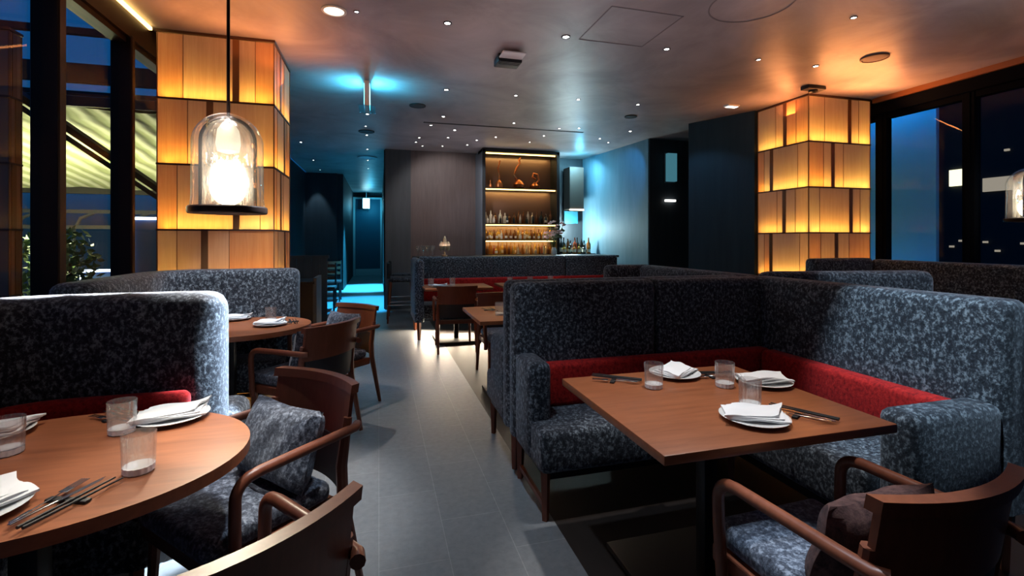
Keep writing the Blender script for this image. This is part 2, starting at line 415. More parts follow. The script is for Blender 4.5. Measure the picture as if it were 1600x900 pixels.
t = thing('booth_sofa', 'rounded grey velvet booth back seen over the right booth near the windows', 'booth', (2.7, 2.8, 0))
wobj('backrest', MB().slab([(2.72, 2.95), (4.1, 2.72)], .18, .27, 1.16, .06, .09), 'velvet', t)
wobj('seat', MB().slab([(2.75, 2.66), (4.05, 2.45)], .42, .25, .46, .04, .05), 'velvet', t)
for x, y in ((2.75, 2.9), (4.0, 2.7), (2.8, 2.5), (4.0, 2.35)): leg(x, y, t)

t = thing('booth_sofa', 'long dark velvet bench along the right window sill below the blue pane', 'booth', (5.95, 2.0, 0))
wobj('backrest', MB().slab([(6.03, 1.6), (6.03, 4.62)], .18, .27, 1.15, .05, .05), 'velvet', t)
wobj('seat', B(5.45, 5.94, 1.62, 4.6, .25, .46, .03), 'velvet', t)
wobj('backrest', MB().slab([(5.93, 4.62), (5.0, 4.62)], .16, .27, 1.17, .05, .05), 'velvet', t)
wobj('backrest', MB().slab([(5.92, 2.62), (5.55, 2.62)], .16, .27, 1.16, .05, .06), 'velvet', t)
for x, y in ((5.5, 1.7), (5.5, 4.5), (6.05, 1.7), (6.05, 4.5), (5.06, 4.62)): leg(x, y, t)

# left near booth: straight back then a curve towards the camera
def arc(cx, cy, r, a0, a1, n=8): return [(cx+r*math.cos(a0+(a1-a0)*k/n), cy+r*math.sin(a0+(a1-a0)*k/n)) for k in range(n+1)]
t = thing('booth_sofa', 'dark velvet booth with red band curving behind the near round table at left', 'booth', (-.71, 2.6, 0))
TH = .34
path = [(-.71, 2.59), (-1.2, 2.59)] + arc(-1.3, 2.19, .40, PI/2, PI, 9)[1:] + [(-1.70, 1.6), (-1.70, .9)]
wobj('backrest', MB().slab(path, .28, .2, 1.15, .07, .10), 'velvet', t)
path2 = [(-.80, 2.40), (-1.2, 2.40)] + arc(-1.25, 2.15, .25, PI/2, PI, 6)[1:] + [(-1.50, 1.6), (-1.50, 1.0)]
wobj('lumbar_band', MB().slab(path2, .10, .45, .74, .04, .03), 'velvet_red', t, 'red velvet lumbar band')
path3 = [(-.80, 2.18), (-1.2, 2.18)] + [(-1.28, 2.16), (-1.31, 2.1)] + [(-1.32, 1.6), (-1.32, 1.0)]
wobj('seat', MB().slab(path3, .36, .22, .46, .04, .04), 'velvet', t)
for x, y in ((-.8, 2.6), (-.85, 2.05), (-1.7, 1.0), (-1.2, 1.05)): leg(x, y, t, .23)

t = thing('booth_sofa', 'grey velvet booth in front of the left lantern column behind the middle round table', 'booth', (-.67, 4.42, 0))
path = [(-.67, 4.54), (-1.3, 4.54)] + arc(-1.38, 4.22, .32, PI/2, PI, 8)[1:] + [(-1.70, 3.7), (-1.70, 3.28)]
wobj('backrest', MB().slab(path, .22, .2, 1.15, .06, .07), 'velvet', t)
wobj('seat', B(-1.36, -.70, 4.06, 4.43, .22, .46, .04), 'velvet', t)
wobj('seat', B(-1.59, -1.37, 3.3, 4.40, .22, .46, .04), 'velvet', t)
for x, y in ((-.75, 4.12), (-.72, 4.54), (-1.7, 3.4), (-1.42, 3.4)): leg(x, y, t, .24)
t = thing('booth_bench', 'pale rounded bench end behind the near left booth beside the middle table', 'bench', (-.75, 2.8, 0))
wobj('seat', B(-1.45, -.72, 2.76, 3.16, .18, .50, .07, 4), 'velvet', t)
for x, y in ((-.8, 2.85), (-.8, 3.08), (-1.4, 2.85), (-1.4, 3.08)): leg(x, y, t, .2)

# far centre booth
t = thing('booth_sofa', 'long dark velvet booth with red seat in front of the bar counter', 'booth', (.5, 7.6, 0))
wobj('backrest', MB().slab([(.60, 7.55), (1.75, 7.55)], .18, .27, 1.13, .05, .03), 'velvet', t)
wobj('backrest', MB().slab([(1.755, 7.55), (3.0, 7.55)], .18, .27, 1.13, .05, .03), 'velvet', t)
wobj('backrest', MB().slab([(3.005, 7.55), (3.95, 7.55)], .18, .27, 1.13, .05, .03), 'velvet', t)
wobj('side_panel', MB().slab([(.54, 7.65), (.54, 6.72)], .13, .25, 1.12, .05, .05), 'velvet', t)
wobj('seat', B(.61, 3.9, 6.85, 7.46, .27, .46, .03), 'velvet', t)
wobj('lumbar_band', B(.61, 3.9, 7.36, 7.46, .455, .80, .03), 'velvet_red', t, 'red velvet lumbar band')
for x, y in ((.54, 6.78), (.54, 7.55), (2.2, 6.9), (3.85, 6.9), (3.85, 7.5)): leg(x, y, t, .29, .045)

# ------------------------------------------------------------------ tables
def square_table(x0, x1, y0, y1, label, mat='table', th=.032):
    cx, cy = (x0+x1)/2, (y0+y1)/2
    t = thing('dining_table', label, 'table', (cx, cy, 0))
    a, b = (x1-x0)/2, (y1-y0)/2
    obj('tabletop', MB().box(-a, a, -b, b, .75-th, .75, .004, 2), mat, t)
    obj('apron', B(-a+.12, a-.12, -b+.12, b-.12, .75-th-.02, .75-th-.001), 'black', t, False)
    obj('pedestal', MB().box(-.03, .03, -.03, .03, .03, .75-th-.02, .006, 2), 'metal_dark', t)
    obj('base_plate', MB().box(-.30, .30, -.30, .30, .002, .03, .006, 2), 'black', t)
    return t
square_table(.825, 1.76, 1.265, 2.10, 'square oak table laid for three in the near right booth')
square_table(.77, 1.7, 3.72, 4.55, 'warm lit square oak table just beyond the near right booth', 'table_y')
square_table(.58, 1.5, 6.35, 6.98, 'oak table in front of the far centre booth')
square_table(1.66, 2.55, 6.35, 6.98, 'oak table at the far centre booth, further right behind the near booth back')
square_table(5.1, 5.42, 2.95, 3.7, 'narrow oak table at the window bench, mostly hidden')
def round_table(cx, cy, rx, ry, label, th=.035):
    t = thing('round_table', label, 'table', (cx, cy, 0))
    poly = [(rx*math.cos(2*PI*k/72), ry*math.sin(2*PI*k/72)) for k in range(72)]
    obj('tabletop', MB().prism(poly, .75-th, .75, .005), 'table', t)
    obj('pedestal', MB().box(-.035, .035, -.035, .035, .03, .714, .006, 2), 'metal_dark', t)
    obj('base_plate', MB().box(-.24, .24, -.24, .24, .002, .03, .006, 2), 'black', t)
    return t
round_table(-.965, 1.70, .56, .44, 'oval oak table laid with white plates in the left foreground')
round_table(-1.07, 4.02, .56, .46, 'round oak table with white plates in front of the left lantern column')

# ------------------------------------------------------------------ armchairs
def make_chair(label, loc, rz, group='wooden armchairs'):
    t = thing('armchair', label, 'chair', loc, rz, group)
    obj('seat', MB().box(-.225, .225, -.2, .27, .40, .475, .03, 4), 'velvet_pillow', t)
    obj('seat_frame', MB().box(-.235, .235, -.22, .25, .345, .402, .008, 2), 'chair', t)
    for s in (-1, 1):
        obj('leg', MB().tube([(s*.225, .225, 0), (s*.215, .21, .37)], .02, 8, True, [.014, .021]), 'chair', t)
        obj('leg', MB().tube([(s*.235, -.33, 0), (s*.232, -.24, .40), (s*.232, -.235, .52), (s*.236, -.262, .70)], .02, 8, True, [.014, .022, .022, .017]), 'chair', t)
        a = [(s*.25, .185, .33), (s*.258, .19, .50), (s*.26, .19, .585)]
        for k in range(1, 6):
            th = k*PI/12
            a.append((s*.26, .19-.06*(1-math.cos(th)), .585+.06*math.sin(th)))
        a += [(s*.26, .11, .648), (s*.258, -.05, .652), (s*.256, -.2, .654), (s*.252, -.285, .655), (s*.235, -.31, .656)]
        obj('armrest', MB().tube(a, .0185, 10), 'chair', t)
    def board(z0, z1, th, lean0, lean1, half, bow, n=14):
        mb = MB(); rows = []
        for k in range(n+1):
            u = -1+2*k/n; x = u*half; yb = -bow*(1-u*u)
            rows.append([mb.bm.verts.new((x, lean0+yb, z0)), mb.bm.verts.new((x, lean1+yb, z1)), mb.bm.verts.new((x, lean1+yb-th, z1)), mb.bm.verts.new((x, lean0+yb-th, z0))])
        for a, b in zip(rows, rows[1:]):
            for j in range(4): mb.bm.faces.new((a[j], b[j], b[(j+1) % 4], a[(j+1) % 4]))
        mb.bm.faces.new(rows[0]); mb.bm.faces.new(list(reversed(rows[-1])))
        return mb
    obj('backrest', board(.60, .795, .018, -.245, -.275, .238, .055), 'chair', t)
    rail = board(.79, .825, .038, -.262, -.268, .252, .057)
    bmesh.ops.recalc_face_normals(rail.bm, faces=rail.bm.faces)
    bmesh.ops.bevel(rail.bm, geom=list(rail.bm.edges), offset=.004, segments=2, profile=.5, affect='EDGES') if False else None
    obj('top_rail', rail, 'chair', t)
    obj('back_pad', board(.43, .602, .02, -.228, -.246, .215, .05), 'leather', t)
    return t
def face(dx, dy): return math.atan2(-dx, dy)
def place_by_back(bx, by, rz):
    # back centre (world) -> chair origin
    v = Matrix.Rotation(rz, 2) @ Vector((0, -.31)); return (bx-v.x, by-v.y, 0)
r0 = face(-.70, -.66)
ch = make_chair('walnut armchair with a grey cushion drawn up to the near oval table', place_by_back(-.245, 2.20, r0), r0)
def chair_at(bx, by, f, label):
    rz = face(*f); return dup(ch, place_by_back(bx, by, rz), rz, label)
chair_at(-.235, 1.02, (-.60, .80), 'walnut armchair seen from behind at the bottom left of the picture')
chair_at(1.315, .80, (-.04, 1), 'walnut armchair seen from behind at the front of the square table, bottom right')
chair_at(-.29, 3.52, (-.76, .62), 'walnut armchair with its back to the camera at the middle round table')
chair_at(-.17, 4.47, (-.72, -.70), 'walnut armchair on the aisle at the far side of the middle round table')
chair_at(.93, 5.86, (.05, 1), 'dark walnut armchair with back to the camera before the far centre booth')
chair_at(1.25, 5.05, (0, -1), 'walnut armchair facing the camera beyond the warm lit square table')
# ------------------------------------------------------------------ cushions
def pillow(name, label, mat, w, h, th, loc, rot, group=None):
    mb = MB(); n = 16; top = []; bot = []
    for i in range(n+1):
        a = []; b = []
        for j in range(n+1):
            u = -1+2*i/n; v = -1+2*j/n
            pin = 1-.10*(1-abs(u))*abs(v)**2*1.0
            x = u*w/2*(1-.07*(1-u*u)*0-.08*(1-v*v)*0-.06*(1-abs(v))*abs(u)**3)
            z = v*h/2*(1-.08*(1-abs(u))*abs(v)**3)
            t_ = th/2*((1-u**4)*(1-v**4))**.55 + .003*math.sin(9*u+5*v)
            a.append(mb.bm.verts.new((x, t_, z)));
            edge = i in (0, n) or j in (0, n)
            b.append(a[-1] if edge else mb.bm.verts.new((x, -t_, z)))
        top.append(a); bot.append(b)
    for i in range(n):
        for j in range(n):
            mb.bm.faces.new((top[i][j], top[i+1][j], top[i+1][j+1], top[i][j+1]))
            q = (bot[i][j], bot[i][j+1], bot[i+1][j+1], bot[i+1][j])
            if len(set(q)) >= 3:
                try: mb.bm.faces.new(q)
                except ValueError: pass
    o = obj(name, mb, mat); o.location = loc; o.rotation_euler = rot
    return tag(o, label, 'cushion', group)
def in_chair(bx, by, f, off, z):
    rz = face(*f); o = Vector(place_by_back(bx, by, rz)); v = Matrix.Rotation(rz, 2) @ Vector(off)
    return (o.x+v.x, o.y+v.y, z), rz
l, rz = in_chair(-.245, 2.20, (-.70, -.66), (-.03, -.105), .615)
pillow('cushion', 'blue grey chenille cushion leaning in the armchair by the near oval table', 'velvet_pillow', .41, .29, .15, l, (math.radians(20), 0, rz))
l, rz = in_chair(1.315, .80, (-.04, 1), (-.03, -.12), .60)
pillow('cushion', 'dark brown cushion in the armchair at the bottom right', 'velvet_brown', .38, .27, .12, l, (math.radians(16), 0, rz))
l, rz = in_chair(-.29, 3.52, (-.76, .62), (0, -.12), .64)
pillow('cushion', 'grey cushion in the back turned armchair at the middle round table', 'velvet_pillow', .38, .30, .12, l, (math.radians(16), 0, rz))
l, rz = in_chair(-.17, 4.47, (-.72, -.70), (0, -.12), .63)
pillow('cushion', 'grey cushion in the aisle armchair at the far side of the middle table', 'velvet_pillow', .38, .30, .12, l, (math.radians(16), 0, rz))

# ------------------------------------------------------------------ tableware
def make_plate(label, loc, group='white dinner plates'):
    p = MB().lathe([(.06, 0), (.064, .002), (.088, .008), (.114, .015), (.118, .018), (.114, .0185), (.084, .012), (.06, .0075), (.001, .0075)], 48)
    o = obj('dinner_plate', p, 'ceramic'); o.location = loc; return tag(o, label, 'plate', group)
def make_napkin(label, loc, rz, w=.20, h=.14, seed=0, group='folded linen napkins'):
    rnd = random.Random(seed); t = MB()
    ph = rnd.random()*6
    for lay in range(3):
        n, m = 14, 10; z0 = .016+lay*.0052; verts = {}
        sk = .012*lay; sc = 1-.05*lay
        for side in (0, 1):
            for i in range(n+1):
                for j in range(m+1):
                    u = -1+2*i/n; v = -1+2*j/m
                    wv = .005*math.sin(3*u+ph+lay)+.004*math.sin(4*v+ph*2)+.004*(max(0, u)**2)*(1+math.sin(ph)) - .004*(1-u*u)*(1-v*v)
                    verts[side, i, j] = t.bm.verts.new((u*w/2*sc+sk*v, v*h/2*sc+sk*u*.6, z0+max(wv, -.001)+.004+(.006 if side else 0)))
        for i in range(n):
            for j in range(m):
                t.bm.faces.new([verts[1, i, j], verts[1, i+1, j], verts[1, i+1, j+1], verts[1, i, j+1]])
                t.bm.faces.new([verts[0, i, j], verts[0, i, j+1], verts[0, i+1, j+1], verts[0, i+1, j]])
        for i in range(n):
            for j in (0, m): t.bm.faces.new([verts[0, i, j], verts[0, i+1, j], verts[1, i+1, j], verts[1, i, j]])
        for j in range(m):
            for i in (0, n): t.bm.faces.new([verts[0, i, j], verts[0, i, j+1], verts[1, i, j+1], verts[1, i, j]])
    o = obj('linen_napkin', t, 'linen'); o.location = (loc[0], loc[1], loc[2]); o.rotation_euler = (0, 0, rz)
    return tag(o, label, 'napkin', group)
def make_tumbler(label, loc, group='glass tumblers'):
    t = thing('glass_tumbler', label, 'glass', loc, random.random(), group)
    w = MB().lathe([(.0375, .018), (.0385, .03), (.0405, .108), (.0395, .109), (.038, .107), (.0362, .03), (.035, .02)], 80, (0, 0, 0), .03, 16, False, False)
    obj('bowl', w, 'tumbler', t)
    obj('base', MB().lathe([(.034, 0), (.0375, .003), (.0378, .019), (.03, .0195), (.001, .016)], 80, (0, 0, 0), .028, 16), 'tumbler_base', t)
    return t
def make_fork(label, loc, rz, group='steel forks'):
    mb = MB()
    mb.box(-.002, .002, -.095, .03, .004, .006, .0008, 1).box(-.0045, .0045, -.10, -.05, .0035, .0062, .001, 1)
    mb.box(-.011, .011, .03, .055, .004, .0062, .001, 1)
    for k in range(4): mb.box(-.011+k*.0062, -.0078+k*.0062, .054, .10, .0042, .006)
    o = obj('fork', mb, 'steel'); o.location = loc; o.rotation_euler = (0, 0, rz); return tag(o, label, 'fork', group)
def make_knife(label, loc, rz, group='steel knives'):
    mb = MB().box(-.0045, .0045, -.11, -.01, .003, .008, .0015, 2)
    mb.prism([(-.005, -.01), (.005, -.01), (.0085, .03), (.008, .09), (-.002, .115), (-.004, .09)], .0045, .006)
    o = obj('knife', mb, 'steel'); o.location = loc; o.rotation_euler = (0, 0, rz); return tag(o, label, 'knife', group)
def make_chopstick(label, loc, rz, group='dark chopsticks'):
    mb = MB().tube([(0, -.115, .0045), (0, .115, .0035)], .003, 8, True, [.0042, .0022])
    o = obj('chopstick', mb, 'black'); o.location = loc; o.rotation_euler = (0, 0, rz); return tag(o, label, 'chopstick', group)
def make_rest(label, loc, rz, group='dark cutlery rests'):
    mb = MB().box(-.055, .055, -.010, .010, 0, .008, .003, 2)
    o = obj('cutlery_rest', mb, 'black'); o.location = loc; o.rotation_euler = (0, 0, rz); return tag(o, label, 'cutlery rest', group)
def cutlery(x, y, rz, where, z=.7505, full=True):
    R = lambda u, v: (x+u*math.cos(rz)-v*math.sin(rz), y+u*math.sin(rz)+v*math.cos(rz))
    p = R(0, .01); make_rest('black cutlery rest under the cutlery '+where, (*p, z), rz)
    zz = z+.006
    p = R(-.035, 0); make_fork('steel fork on the black rest '+where, (*p, zz), rz+.10)
    p = R(-.008, 0); make_knife('steel knife on the black rest '+where, (*p, zz), rz-.06)
    p = R(.018, .0); make_chopstick('inner dark chopstick '+where, (*p, zz), rz-.05, 'dark chopsticks '+where)
    p = R(.036, .0); make_chopstick('outer dark chopstick '+where, (*p, zz), rz-.09, 'dark chopsticks '+where)
ZT = .7505
def setting(x, y, rz, where, seed, w=.20):
    make_plate('white plate '+where, (x, y, ZT)); make_napkin('white napkin on the plate '+where, (x, y, ZT), rz, w, .14, seed)
setting(1.36, 2.00, .5, 'at the back edge of the near right square table', 1)
setting(1.67, 1.78, -.3, 'at the window side of the near right square table', 2)
setting(1.30, 1.43, -.5, 'nearest the front of the near right square table', 3)
make_tumbler('cut glass tumbler before the back plate on the near right square table', (1.16, 1.86, ZT))
make_tumbler('cut glass tumbler standing alone at the back middle of the near right square table', (1.47, 1.79, ZT))
make_tumbler('cut glass tumbler behind the front plate on the near right square table', (1.385, 1.545, ZT))
cutlery(1.05, 2.00, .95, 'at the back left corner of the square table')
cutlery(1.52, 1.95, 1.4, 'behind the lone tumbler on the square table')
cutlery(1.50, 1.42, .55, 'at the front right of the square table')
setting(-.72, 2.0, .25, 'at the right end of the near oval table', 4, .21)
setting(-1.24, 1.98, .1, 'at the back left of the oval table', 5, .21)
setting(-.935, 1.43, .9, 'at the left picture edge of the oval table', 6, .21)
make_tumbler('cut glass tumbler beside the right end plate of the oval table', (-.832, 1.905, ZT))
make_tumbler('cut glass tumbler in the middle of the oval table nearest the camera', (-.648, 1.575, ZT))
make_tumbler('cut glass tumbler at the left picture edge on the oval table', (-1.085, 1.81, ZT))
cutlery(-.745, 1.43, -.35, 'near the front edge of the oval table')
cutlery(-.90, 2.06, .9, 'behind the tumbler at the back of the oval table')
setting(-.79, 3.98, .2, 'nearest the aisle on the middle round table', 7)
setting(-1.12, 4.33, 0, 'at the back of the middle round table', 8)
make_tumbler('cut glass tumbler behind the aisle plate of the middle round table', (-.83, 4.2, ZT))
make_tumbler('cut glass tumbler beside the booth end on the middle round table', (-1.05, 3.72, ZT))
cutlery(-.66, 4.08, .3, 'at the aisle side of the middle round table')
setting(.80, 6.55, 0, 'on the far table in front of the dark armchair', 9)
make_tumbler('glass tumbler left of the plate on the far centre table', (.70, 6.75, ZT))
make_tumbler('glass tumbler right of the plate on the far centre table', (1.0, 6.75, ZT))
make_tumbler('glass tumbler at the left end of the second far table', (1.80, 6.6, ZT))
make_tumbler('glass tumbler in the middle of the second far table', (2.1, 6.6, ZT))
make_tumbler('glass tumbler at the right end of the second far table', (2.45, 6.7, ZT))
setting(1.35, 4.2, .2, 'on the warm lit square table', 10)
make_tumbler('glass tumbler on the warm lit square table beside the booth end', (1.0, 4.0, ZT))
cutlery(.98, 4.28, .2, 'on the warm lit square table')
setting(5.3, 3.2, 0, 'on the window bench table', 12)
make_tumbler('glass tumbler on the window bench table', (5.2, 3.42, ZT))

# ------------------------------------------------------------------ pendants
def pendant(loc, label):
    t = thing('pendant_lamp', label, 'lamp', loc, .15, 'glass dome pendants')
    R, h = .164, .485
    def dome(R, h, n=14, z0=0.0, wob=0):
        pr = [(R*1.03, z0), (R, z0+.05), (R*.995, h-R)]
        for k in range(1, n):
            a = k*PI/2/n; pr.append((R*math.cos(a), h-R+R*math.sin(a)))
        pr.append((.012, h)); return pr
    obj('glass_dome', MB().lathe(dome(R, h), 48, (0, 0, .02), 0, 0, False, False), 'dome', t)
    obj('inner_glass', MB().lathe(dome(R*.70, h*.94), 48, (0, 0, .02), 0, 0, False, False), 'dome_in', t)
    r = .123; a = [(-r, 0, .03), (-r, 0, h-r)]
    for k in range(1, 16):
        an = PI-k*PI/16; a.append((r*math.cos(an), 0, h-r+r*math.sin(an)))
    a += [(r, 0, h-r), (r, 0, .03)]
    obj('frame_hoop', MB().tube(a, .009, 8), 'frame', t)
    obj('base_ring', MB().lathe([(.09, 0), (.178, 0), (.182, .006), (.182, .030), (.177, .036), (.09, .036), (.09, 0)], 64, (0, 0, -.012), 0, 0, False, False), 'frame', t)
    obj('globe', MB().ball((0, 0, .125), .085, .085, .095, 28), 'globe', t)['label'] = 'glowing white globe'
    obj('dome_reflection', MB().lathe([(.02, .30), (.05, .31), (.058, .35), (.05, .42), (.03, .45)], 24), M['reflection_glow'], t)  # glow put in for the bright reflections in the upper dome glass
    obj('stem', MB().tube([(0, 0, .45), (0, 0, ZC-loc[2]-.03)], .008, 10), 'frame', t)
    obj('ceiling_cap', MB().lathe([(.05, 0), (.05, .03)], 24, (0, 0, ZC-loc[2]-.031)), 'frame', t)
    return t
M['reflection_glow'] = emit('upper dome reflection', (1, .93, .84), .9)
pd = pendant((-.752, 2.79, 1.545), 'tall glass dome pendant hanging over the left booth back')
dup(pd, (6.0, 3.10, 1.58), .15, 'second glass dome pendant cut by the right picture edge near the windows')

# ------------------------------------------------------------------ bar
t = thing('bar_counter', 'dark stone bar counter behind the far centre booth', 'bar counter', (2.3, 8.5, 0))
obj('counter_top', B(.58, 4.4, 8.25, 8.85, 1.06, 1.10, .006, 2), 'metal_dark', t, True, True)
obj('counter_front', B(.66, 4.35, 8.34, 8.8, 0, 1.06), 'wall_panel', t, False, True)
t = thing('bar_cabinet', 'tall backlit bar cabinet filled with bottles on glowing shelves', 'cabinet', (2.0, 9.2, 0))
CX0, CX1, CY0, CY1 = 2.01, 3.50, 9.22, 9.60
obj('front_trim', B(CX0-.055, CX0, CY0-.03, CY0+.02, 0, 3.17), 'black', t, False, True)
obj('side_panel', B(CX0-.06, CX0, CY0+.02, CY1+.3, 0, 3.17), 'pale_side', t, False, True)
obj('side_panel', B(CX1, CX1+.06, CY0-.03, CY1, 0, 3.17), 'black', t, False, True)
obj('top_panel', B(CX0-.06, CX1+.06, CY0-.03, CY1, 3.12, 3.18), 'black', t, False, True)
M['cab_back'] = plain('bronze cabinet back', (.11, .062, .050), .45, .1)
obj('back_panel', B(CX0, CX1, CY1-.02, CY1, .9, 3.12), 'cab_back', t, False, True)
SH = [(1.10, 'shelf'), (1.40, 'shelf'), (1.72, 'shelf'), (2.43, 'shelf')]
M['shelf'] = plain('dark bronze shelf', (.06, .03, .015), .4, .3)
M['led_shelf'] = emit('shelf led', (1, .66, .18), 5)
for z, n in SH: obj(n, B(CX0, CX1, CY0, CY1-.02, z-.025, z), 'shelf', t, False, True)
for z in (1.375, 1.695, 2.405, 3.115):
    s = obj('light_strip', B(CX0+.02, CX1-.02, CY0+.01, CY0+.035, z-.022, z-.002), 'led_shelf', t, False, True); s['label'] = 'glowing strip under the shelf'
M['b_amber'] = plain('amber bottle', (.42, .15, .02), .12); M['b_brown'] = plain('brown bottle', (.16, .05, .012), .12)
M['b_dark'] = plain('dark bottle', (.015, .02, .018), .1); M['b_clear'] = plain('clear bottle', (.55, .45, .32), .1)
M['b_red'] = plain('red bottle', (.30, .05, .02), .12); M['b_white'] = plain('white label', (.75, .68, .55), .5)
M['b_gold'] = plain('gold bottle', (.62, .34, .06), .2, .3)
BP = [[(.034, 0), (.036, .01), (.036, .15), (.03, .175), (.012, .20), (.011, .265), (.013, .27)],
      [(.028, 0), (.03, .01), (.03, .14), (.024, .18), (.011, .22), (.011, .25)],
      [(.042, 0), (.044, .01), (.044, .11), (.034, .14), (.013, .155), (.013, .20), (.016, .21)],
      [(.036, 0), (.038, .02), (.032, .10), (.03, .15), (.012, .17), (.012, .22)]]
meshes = {}
def bottle(x, y, z, k, m, label, group, sc=1, lab=False):
    key = (k, m, lab)
    if key in meshes:
        o = meshes[key].copy(); COL.objects.link(o); o.scale = (1, 1, 1)
        src = meshes[key]
        for c in kids(src):
            d = c.copy(); COL.objects.link(d); d.parent = o
    else:
        o = obj('bottle', MB().lathe(BP[k], 14), m); meshes[key] = o
        if lab:
            r = BP[k][1][0]+.0012
            obj('paper_label', MB().lathe([(r, .035), (r, .10)], 14, (0, 0, 0), 0, 0, False, False), 'b_white', o)
    o.location = (x, y, z); o.scale = (sc, sc, sc); o.rotation_euler = (0, 0, random.random()*6)
    return tag(o, label, 'bottle', group)
names = {'b_amber': 'amber', 'b_brown': 'brown', 'b_dark': 'dark', 'b_clear': 'clear', 'b_red': 'red', 'b_gold': 'golden'}
def row(n, y, z, mats, where, labp=0, smax=1.0):
    for i in range(n):
        x = CX0+.06+(CX1-CX0-.12)*i/(n-1)+random.uniform(-.003, .003)
        m = random.choice(mats); lb = random.random() < labp
        lab = names[m]+(' bottle with a pale label' if lb else ' bottle')+' at the '+where
        bottle(x, y+random.uniform(-.015, .015), z, random.randrange(4), m, lab, lab.replace('bottle', 'bottles'), smax*random.uniform(.85, 1), lb)
row(17, 9.42, 1.1005, ['b_amber', 'b_red', 'b_gold', 'b_amber', 'b_clear'], 'back of the lowest cabinet shelf', .15, .95)
row(16, 9.31, 1.1005, ['b_amber', 'b_gold', 'b_brown', 'b_clear'], 'front of the lowest cabinet shelf', .2, .75)
row(17, 9.42, 1.4005, ['b_brown', 'b_amber', 'b_gold'], 'back of the second cabinet shelf', .25, 1.0)
row(15, 9.31, 1.4005, ['b_clear', 'b_gold', 'b_brown'], 'front of the second cabinet shelf', .9, .72)
row(15, 9.42, 1.7205, ['b_dark', 'b_clear', 'b_brown'], 'back of the third cabinet shelf', .1, 1.05)
row(11, 9.31, 1.7205, ['b_dark', 'b_clear'], 'front of the third cabinet shelf', .2, .72)
# copper ornaments on the top shelf
M['copper'] = plain('copper', (.62, .20, .07), .28, .8)
def ornament(x, pts, r, label, base=None):
    t = thing('copper_ornament', label, 'ornament', (x, 9.42, 2.4305))
    obj('body', MB().lathe(base, 20), 'copper', t)
    obj('neck', MB().tube(pts, r, 10), 'copper', t)
ornament(2.34, [(0, 0, .10), (.005, 0, .25), (-.02, 0, .40), (.01, 0, .50), (.02, 0, .56)], .018, 'slender copper bottle shaped ornament, leftmost on the top bar shelf', [(.05, 0), (.075, .02), (.078, .08), (.05, .13), (.02, .17)])
ornament(2.76, [(-.02, 0, .12), (-.10, 0, .28), (-.05, 0, .42), (.02, 0, .52), (.0, 0, .60), (.03, 0, .64)], .022, 'tall curved copper swan like decanter in the middle of the top bar shelf', [(.06, 0), (.11, .03), (.12, .09), (.07, .15), (.02, .19)])
ornament(3.1, [(.02, 0, .10), (.09, 0, .20), (.06, 0, .31), (-.03, 0, .33), (-.05, 0, .25), (.02, 0, .21)], .018, 'coiled copper decanter on the right of the top bar shelf', [(.06, 0), (.10, .03), (.105, .07), (.06, .11), (.02, .15)])
ornament(2.16, [(0, 0, .05), (0, 0, .10), (0, 0, .16)], .01, 'small copper flask at the left end of the top bar shelf', [(.03, 0), (.035, .02), (.035, .06), (.012, .09)])
# alcove right of the cabinet
t = thing('wall_cabinet', 'narrow wall cabinet with a glowing lower edge right of the bar cabinet', 'cabinet', (4.0, 9.6, 1.9))
M['oak_d'] = plain('bronze mesh', (.045, .028, .02), .6)
obj('body', B(3.93, 4.25, 9.55, 9.9, 2.05, 2.95), 'oak_d', t, False, True)
obj('light_strip', B(3.93, 4.25, 9.53, 9.56, 2.02, 2.05), emit('cabinet strip', (1, .85, .6), 5), t, False, True)
obj('back', B(3.93, 4.25, 9.86, 9.9, 1.75, 2.02), 'door_blue', t, False, True)
t = thing('back_bar', 'dark back bar under the bright wall right of the bar cabinet', 'bar counter', (4.0, 9.5, 0))
obj('counter_top', B(3.60, 4.40, 9.25, 9.88, 1.06, 1.1, .005, 1), 'metal_dark', t, True, True)
obj('counter_front', B(3.62, 4.38, 9.32, 9.86, 0, 1.06), 'wall_panel', t, False, True)
for i in range(9):
    m = ['b_dark', 'b_dark', 'b_brown', 'b_dark', 'b_red', 'b_dark'][i % 6]
    nm = names[m]+' bottle on the back bar right of the bar cabinet'
    bottle(3.68+i*.078, 9.42+.06*(i % 2), 1.1005, [0, 0, 1, 3][i % 4], m, nm, nm.replace('bottle', 'bottles'), 1.25, i % 3 == 0)
for i in range(6):
    m = ['b_gold', 'b_dark', 'b_amber'][i % 3]
    nm = names[m]+' bottle at the front of the back bar'
    bottle(3.72+i*.11, 9.33, 1.1005, [2, 3][i % 2], m, nm, nm.replace('bottle', 'bottles'), .9, True)
